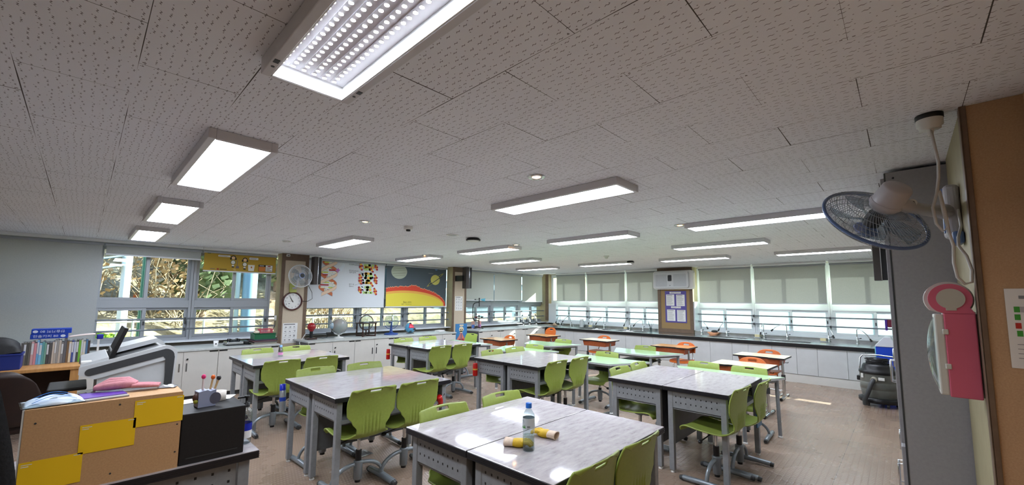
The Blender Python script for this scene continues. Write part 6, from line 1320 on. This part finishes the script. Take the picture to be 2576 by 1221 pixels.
# ------------------------------------------------------------------ outdoors
def hill_mat():
    m = mat('dry_hillside', (170, 150, 110), 0.95, spec=0.1); g = NG(m); b = pbsdf(m); v = g.pos()[0]
    n1 = g.noise(v, 2.6, 7.0, 0.75); n2 = g.noise(v, 0.35, 3.0)
    c = g.ramp(n1, [(0.32, rgb(92, 80, 62)), (0.46, rgb(132, 120, 98)), (0.56, rgb(164, 151, 128)), (0.68, rgb(190, 180, 160))])
    c = g.mix(g.m('MULTIPLY', g.m('SUBTRACT', n2, 0.42), 2.2), c, rgb(96, 98, 78))
    g.l.new(c, b.inputs['Base Color']); g.l.new(g.bump(n1, 0.35, 0.1), b.inputs['Normal']); return m
rh = random.Random(21)
struct('hillside', MB().grid(lambda u, v: Vector((-10.6-24*u, -14+52*v, -0.6+24*u*0.62+0.35*sin(11*u+7*v)+0.25*sin(31*v+5*u)+0.15*rh.random())), 60, 120), hill_mat())
struct('yard', MB().bx(-10.7, -8.95, -14, 38, -1.2, -0.55).bx(-10.6, 60, 11.2, 80, -1.2, -0.6), noisy('pale_yard', (196, 190, 176), (210, 204, 190), 1.5, 0.9, obj=False))
m_leafd = noisy('leaf_green', (92, 112, 80), (128, 142, 104), 3, 0.8, obj=False); m_leafl = noisy('leaf_lime', (130, 168, 50), (176, 204, 90), 6, 0.8, obj=False); m_bark = noisy('bark', (110, 92, 76), (150, 130, 108), 5, 0.9)
def foliage(cx, cy, cz, rx, ry, rz_, n, s, seed, m, parent, name='foliage'):
    q = MB(); rr = random.Random(seed)
    for k in range(n):
        d = Vector((rr.gauss(0, 1), rr.gauss(0, 1), rr.gauss(0, 1))).normalized()*rr.random()**0.4
        p = Vector((cx+d.x*rx, cy+d.y*ry, cz+d.z*rz_)); a = Vector((rr.gauss(0, 1), rr.gauss(0, 1), rr.gauss(0, 0.5))).normalized(); b = a.orthogonal().normalized()*s*0.45
        q.add([p, p+a*s*0.5+b, p+a*s, p+a*s*0.5-b], [(0, 1, 2, 3)])
    return q.build(name, m, parent)
r = thing('shrub', 'bright green clipped shrub outside the left window', 'shrub', (-10.9, 0.35, -0.55)); foliage(0, 0, 0.95, 0.35, 0.42, 0.42, 2600, 0.08, 3, m_leafl, r); MB().cyl((0, 0, 0), (0, 0, 0.9), 0.04, n=10).build('trunk', m_bark, r)
for k, (x, y, h, s, t) in enumerate(((-13.6, 2.2, 4.6, 5, 'dark green conifer outside left of the clock pillar, nearer one'), (-15.0, 4.4, 5.2, 8, 'dark green conifer outside behind the helix blind'), (-14.6, 6.4, 5.0, 11, 'dark green tree outside behind the planets blind'))):
    r = thing('tree', t, 'tree', (x, y, -0.6+(-x-10.6)*0.62)); MB().cyl((0, 0, -0.4), (0, 0, h*0.8), 0.12, 0.05, 10).build('trunk', m_bark, r); foliage(0, 0, h*0.42, 0.9, 0.9, h*0.45, 2200, 0.24, s, m_leafd, r)
for k, (x, y, t) in enumerate(((-13.0, -0.3, 'bare twiggy bush outside, left of the white pole'), (-13.2, 1.45, 'bare twiggy bush outside, right of the green post'), (-12.6, 5.2, 'bare twiggy bush outside below the helix blind'))):
    r = thing('bare_bush', t, 'bush', (x, y, -0.6+(-x-10.6)*0.62)); q = MB(); rr = random.Random(40+k)
    for i in range(46):
        a = rr.uniform(0, 6.28); L = rr.uniform(1.2, 2.8); p = Vector((rr.uniform(-0.5, 0.5), rr.uniform(-0.6, 0.6), -0.2)); P = [p]
        for j in range(4): p = p+Vector((rr.gauss(0, 0.22), rr.gauss(0, 0.22), L/4)); P.append(p)
        q.tube(P, 0.012, 4, rs=[0.016, 0.013, 0.011, 0.009, 0.006])
    q.build('branches', mat('twig', (160, 144, 118), 0.9), r); foliage(0, 0, 1.1, 0.7, 0.8, 1.0, 420, 0.13, 60+k, mat('dry_leaf', (190, 162, 124), 0.9), r, 'dry_leaves')
r = thing('lamp_post', 'white lamp post with blue solar panels outside the left window', 'lamp post', (-12.0, 0.60, -0.6)); MB().cyl((0, 0, 0.0), (0, 0, 5.2), 0.085, n=18).build('pole', mat('pole_white', (236, 238, 240), 0.4), r)
for z in (2.72, 2.92): MB().bx(-0.15, 0.15, -0.42, -0.06, z, z+0.025, rot=Matrix.Rotation(0.25, 3, 'X')).build('solar_panel', mat('solar_blue', (150, 186, 206), 0.3), r)
r = thing('sign_post', 'dark green post with a small bracket outside the left window', 'post', (-12.0, 0.885, -0.6)); MB().cyl((0, 0, 0), (0, 0, 5.0), 0.045, n=14).build('pole', mat('post_green', (30, 84, 70), 0.5), r); MB().bx(-0.02, 0.02, 0.0, 0.14, 2.70, 2.73).build('bracket', m_black, r)
r = thing('traffic_cone', 'small orange cone on the slope outside the left window', 'cone', (-13.6, 0.88, 1.26)); MB().lathe([(0.10, 0.0), (0.10, 0.05), (0.01, 0.36), (0, 0.36)], n=16, m=0).build('cone_body', mat('cone_orange', (226, 110, 40), 0.5), r); MB().lathe([(0.086, 0.10), (0.062, 0.175)], n=16).build('yellow_band', mat('cone_yellow', (226, 190, 40), 0.5), r)
r = thing('steel_column', 'blue round steel column outside, left of the clock pillar', 'column', (-12.0, 2.90, -0.8)); MB().cyl((0, 0, 0), (0, 0, 6), 0.16, n=24).build('shaft', mat('column_blue', (130, 166, 190), 0.45), r); MB().cyl((0.0, -0.26, 0), (0.0, -0.26, 6), 0.05, n=14).build('downpipe', mat('pipe_pale', (176, 196, 200), 0.45), r)
r = thing('yard_fence', 'white tubular fence outside the left windows', 'fence', (-11.4, -2.0, -0.6)); q = MB()
for z in (1.02, 1.60): q.cyl((0, 0, z), (0, 9.0, z), 0.018, n=8)
q.build('rail', m_white, r)
for k in range(8): MB().cyl((0, 0.4+k*1.17, 0), (0, 0.4+k*1.17, 1.62), 0.022, n=8).build('post', m_white, r)
r = thing('annex_building', 'grey-blue building with pale windows outside the corner window', 'building', (-13.5, 8.2, -0.6)); MB().bx(-4, 0, 0, 9, 0, 6.5).build('wall', mat('annex_wall', (84, 104, 116), 0.7), r)
for j in range(3):
    for i in range(6):
        f_ = MB().bx(0.0, 0.05, 0.35+i*1.45, 1.45+i*1.45, 0.75+j*1.05, 1.5+j*1.05).build('window', m_white, r); MB().bx(0.05, 0.06, 0.42+i*1.45, 1.38+i*1.45, 0.82+j*1.05, 1.43+j*1.05).build('pane', mat('annex_pane', (140, 184, 192), 0.2), f_)
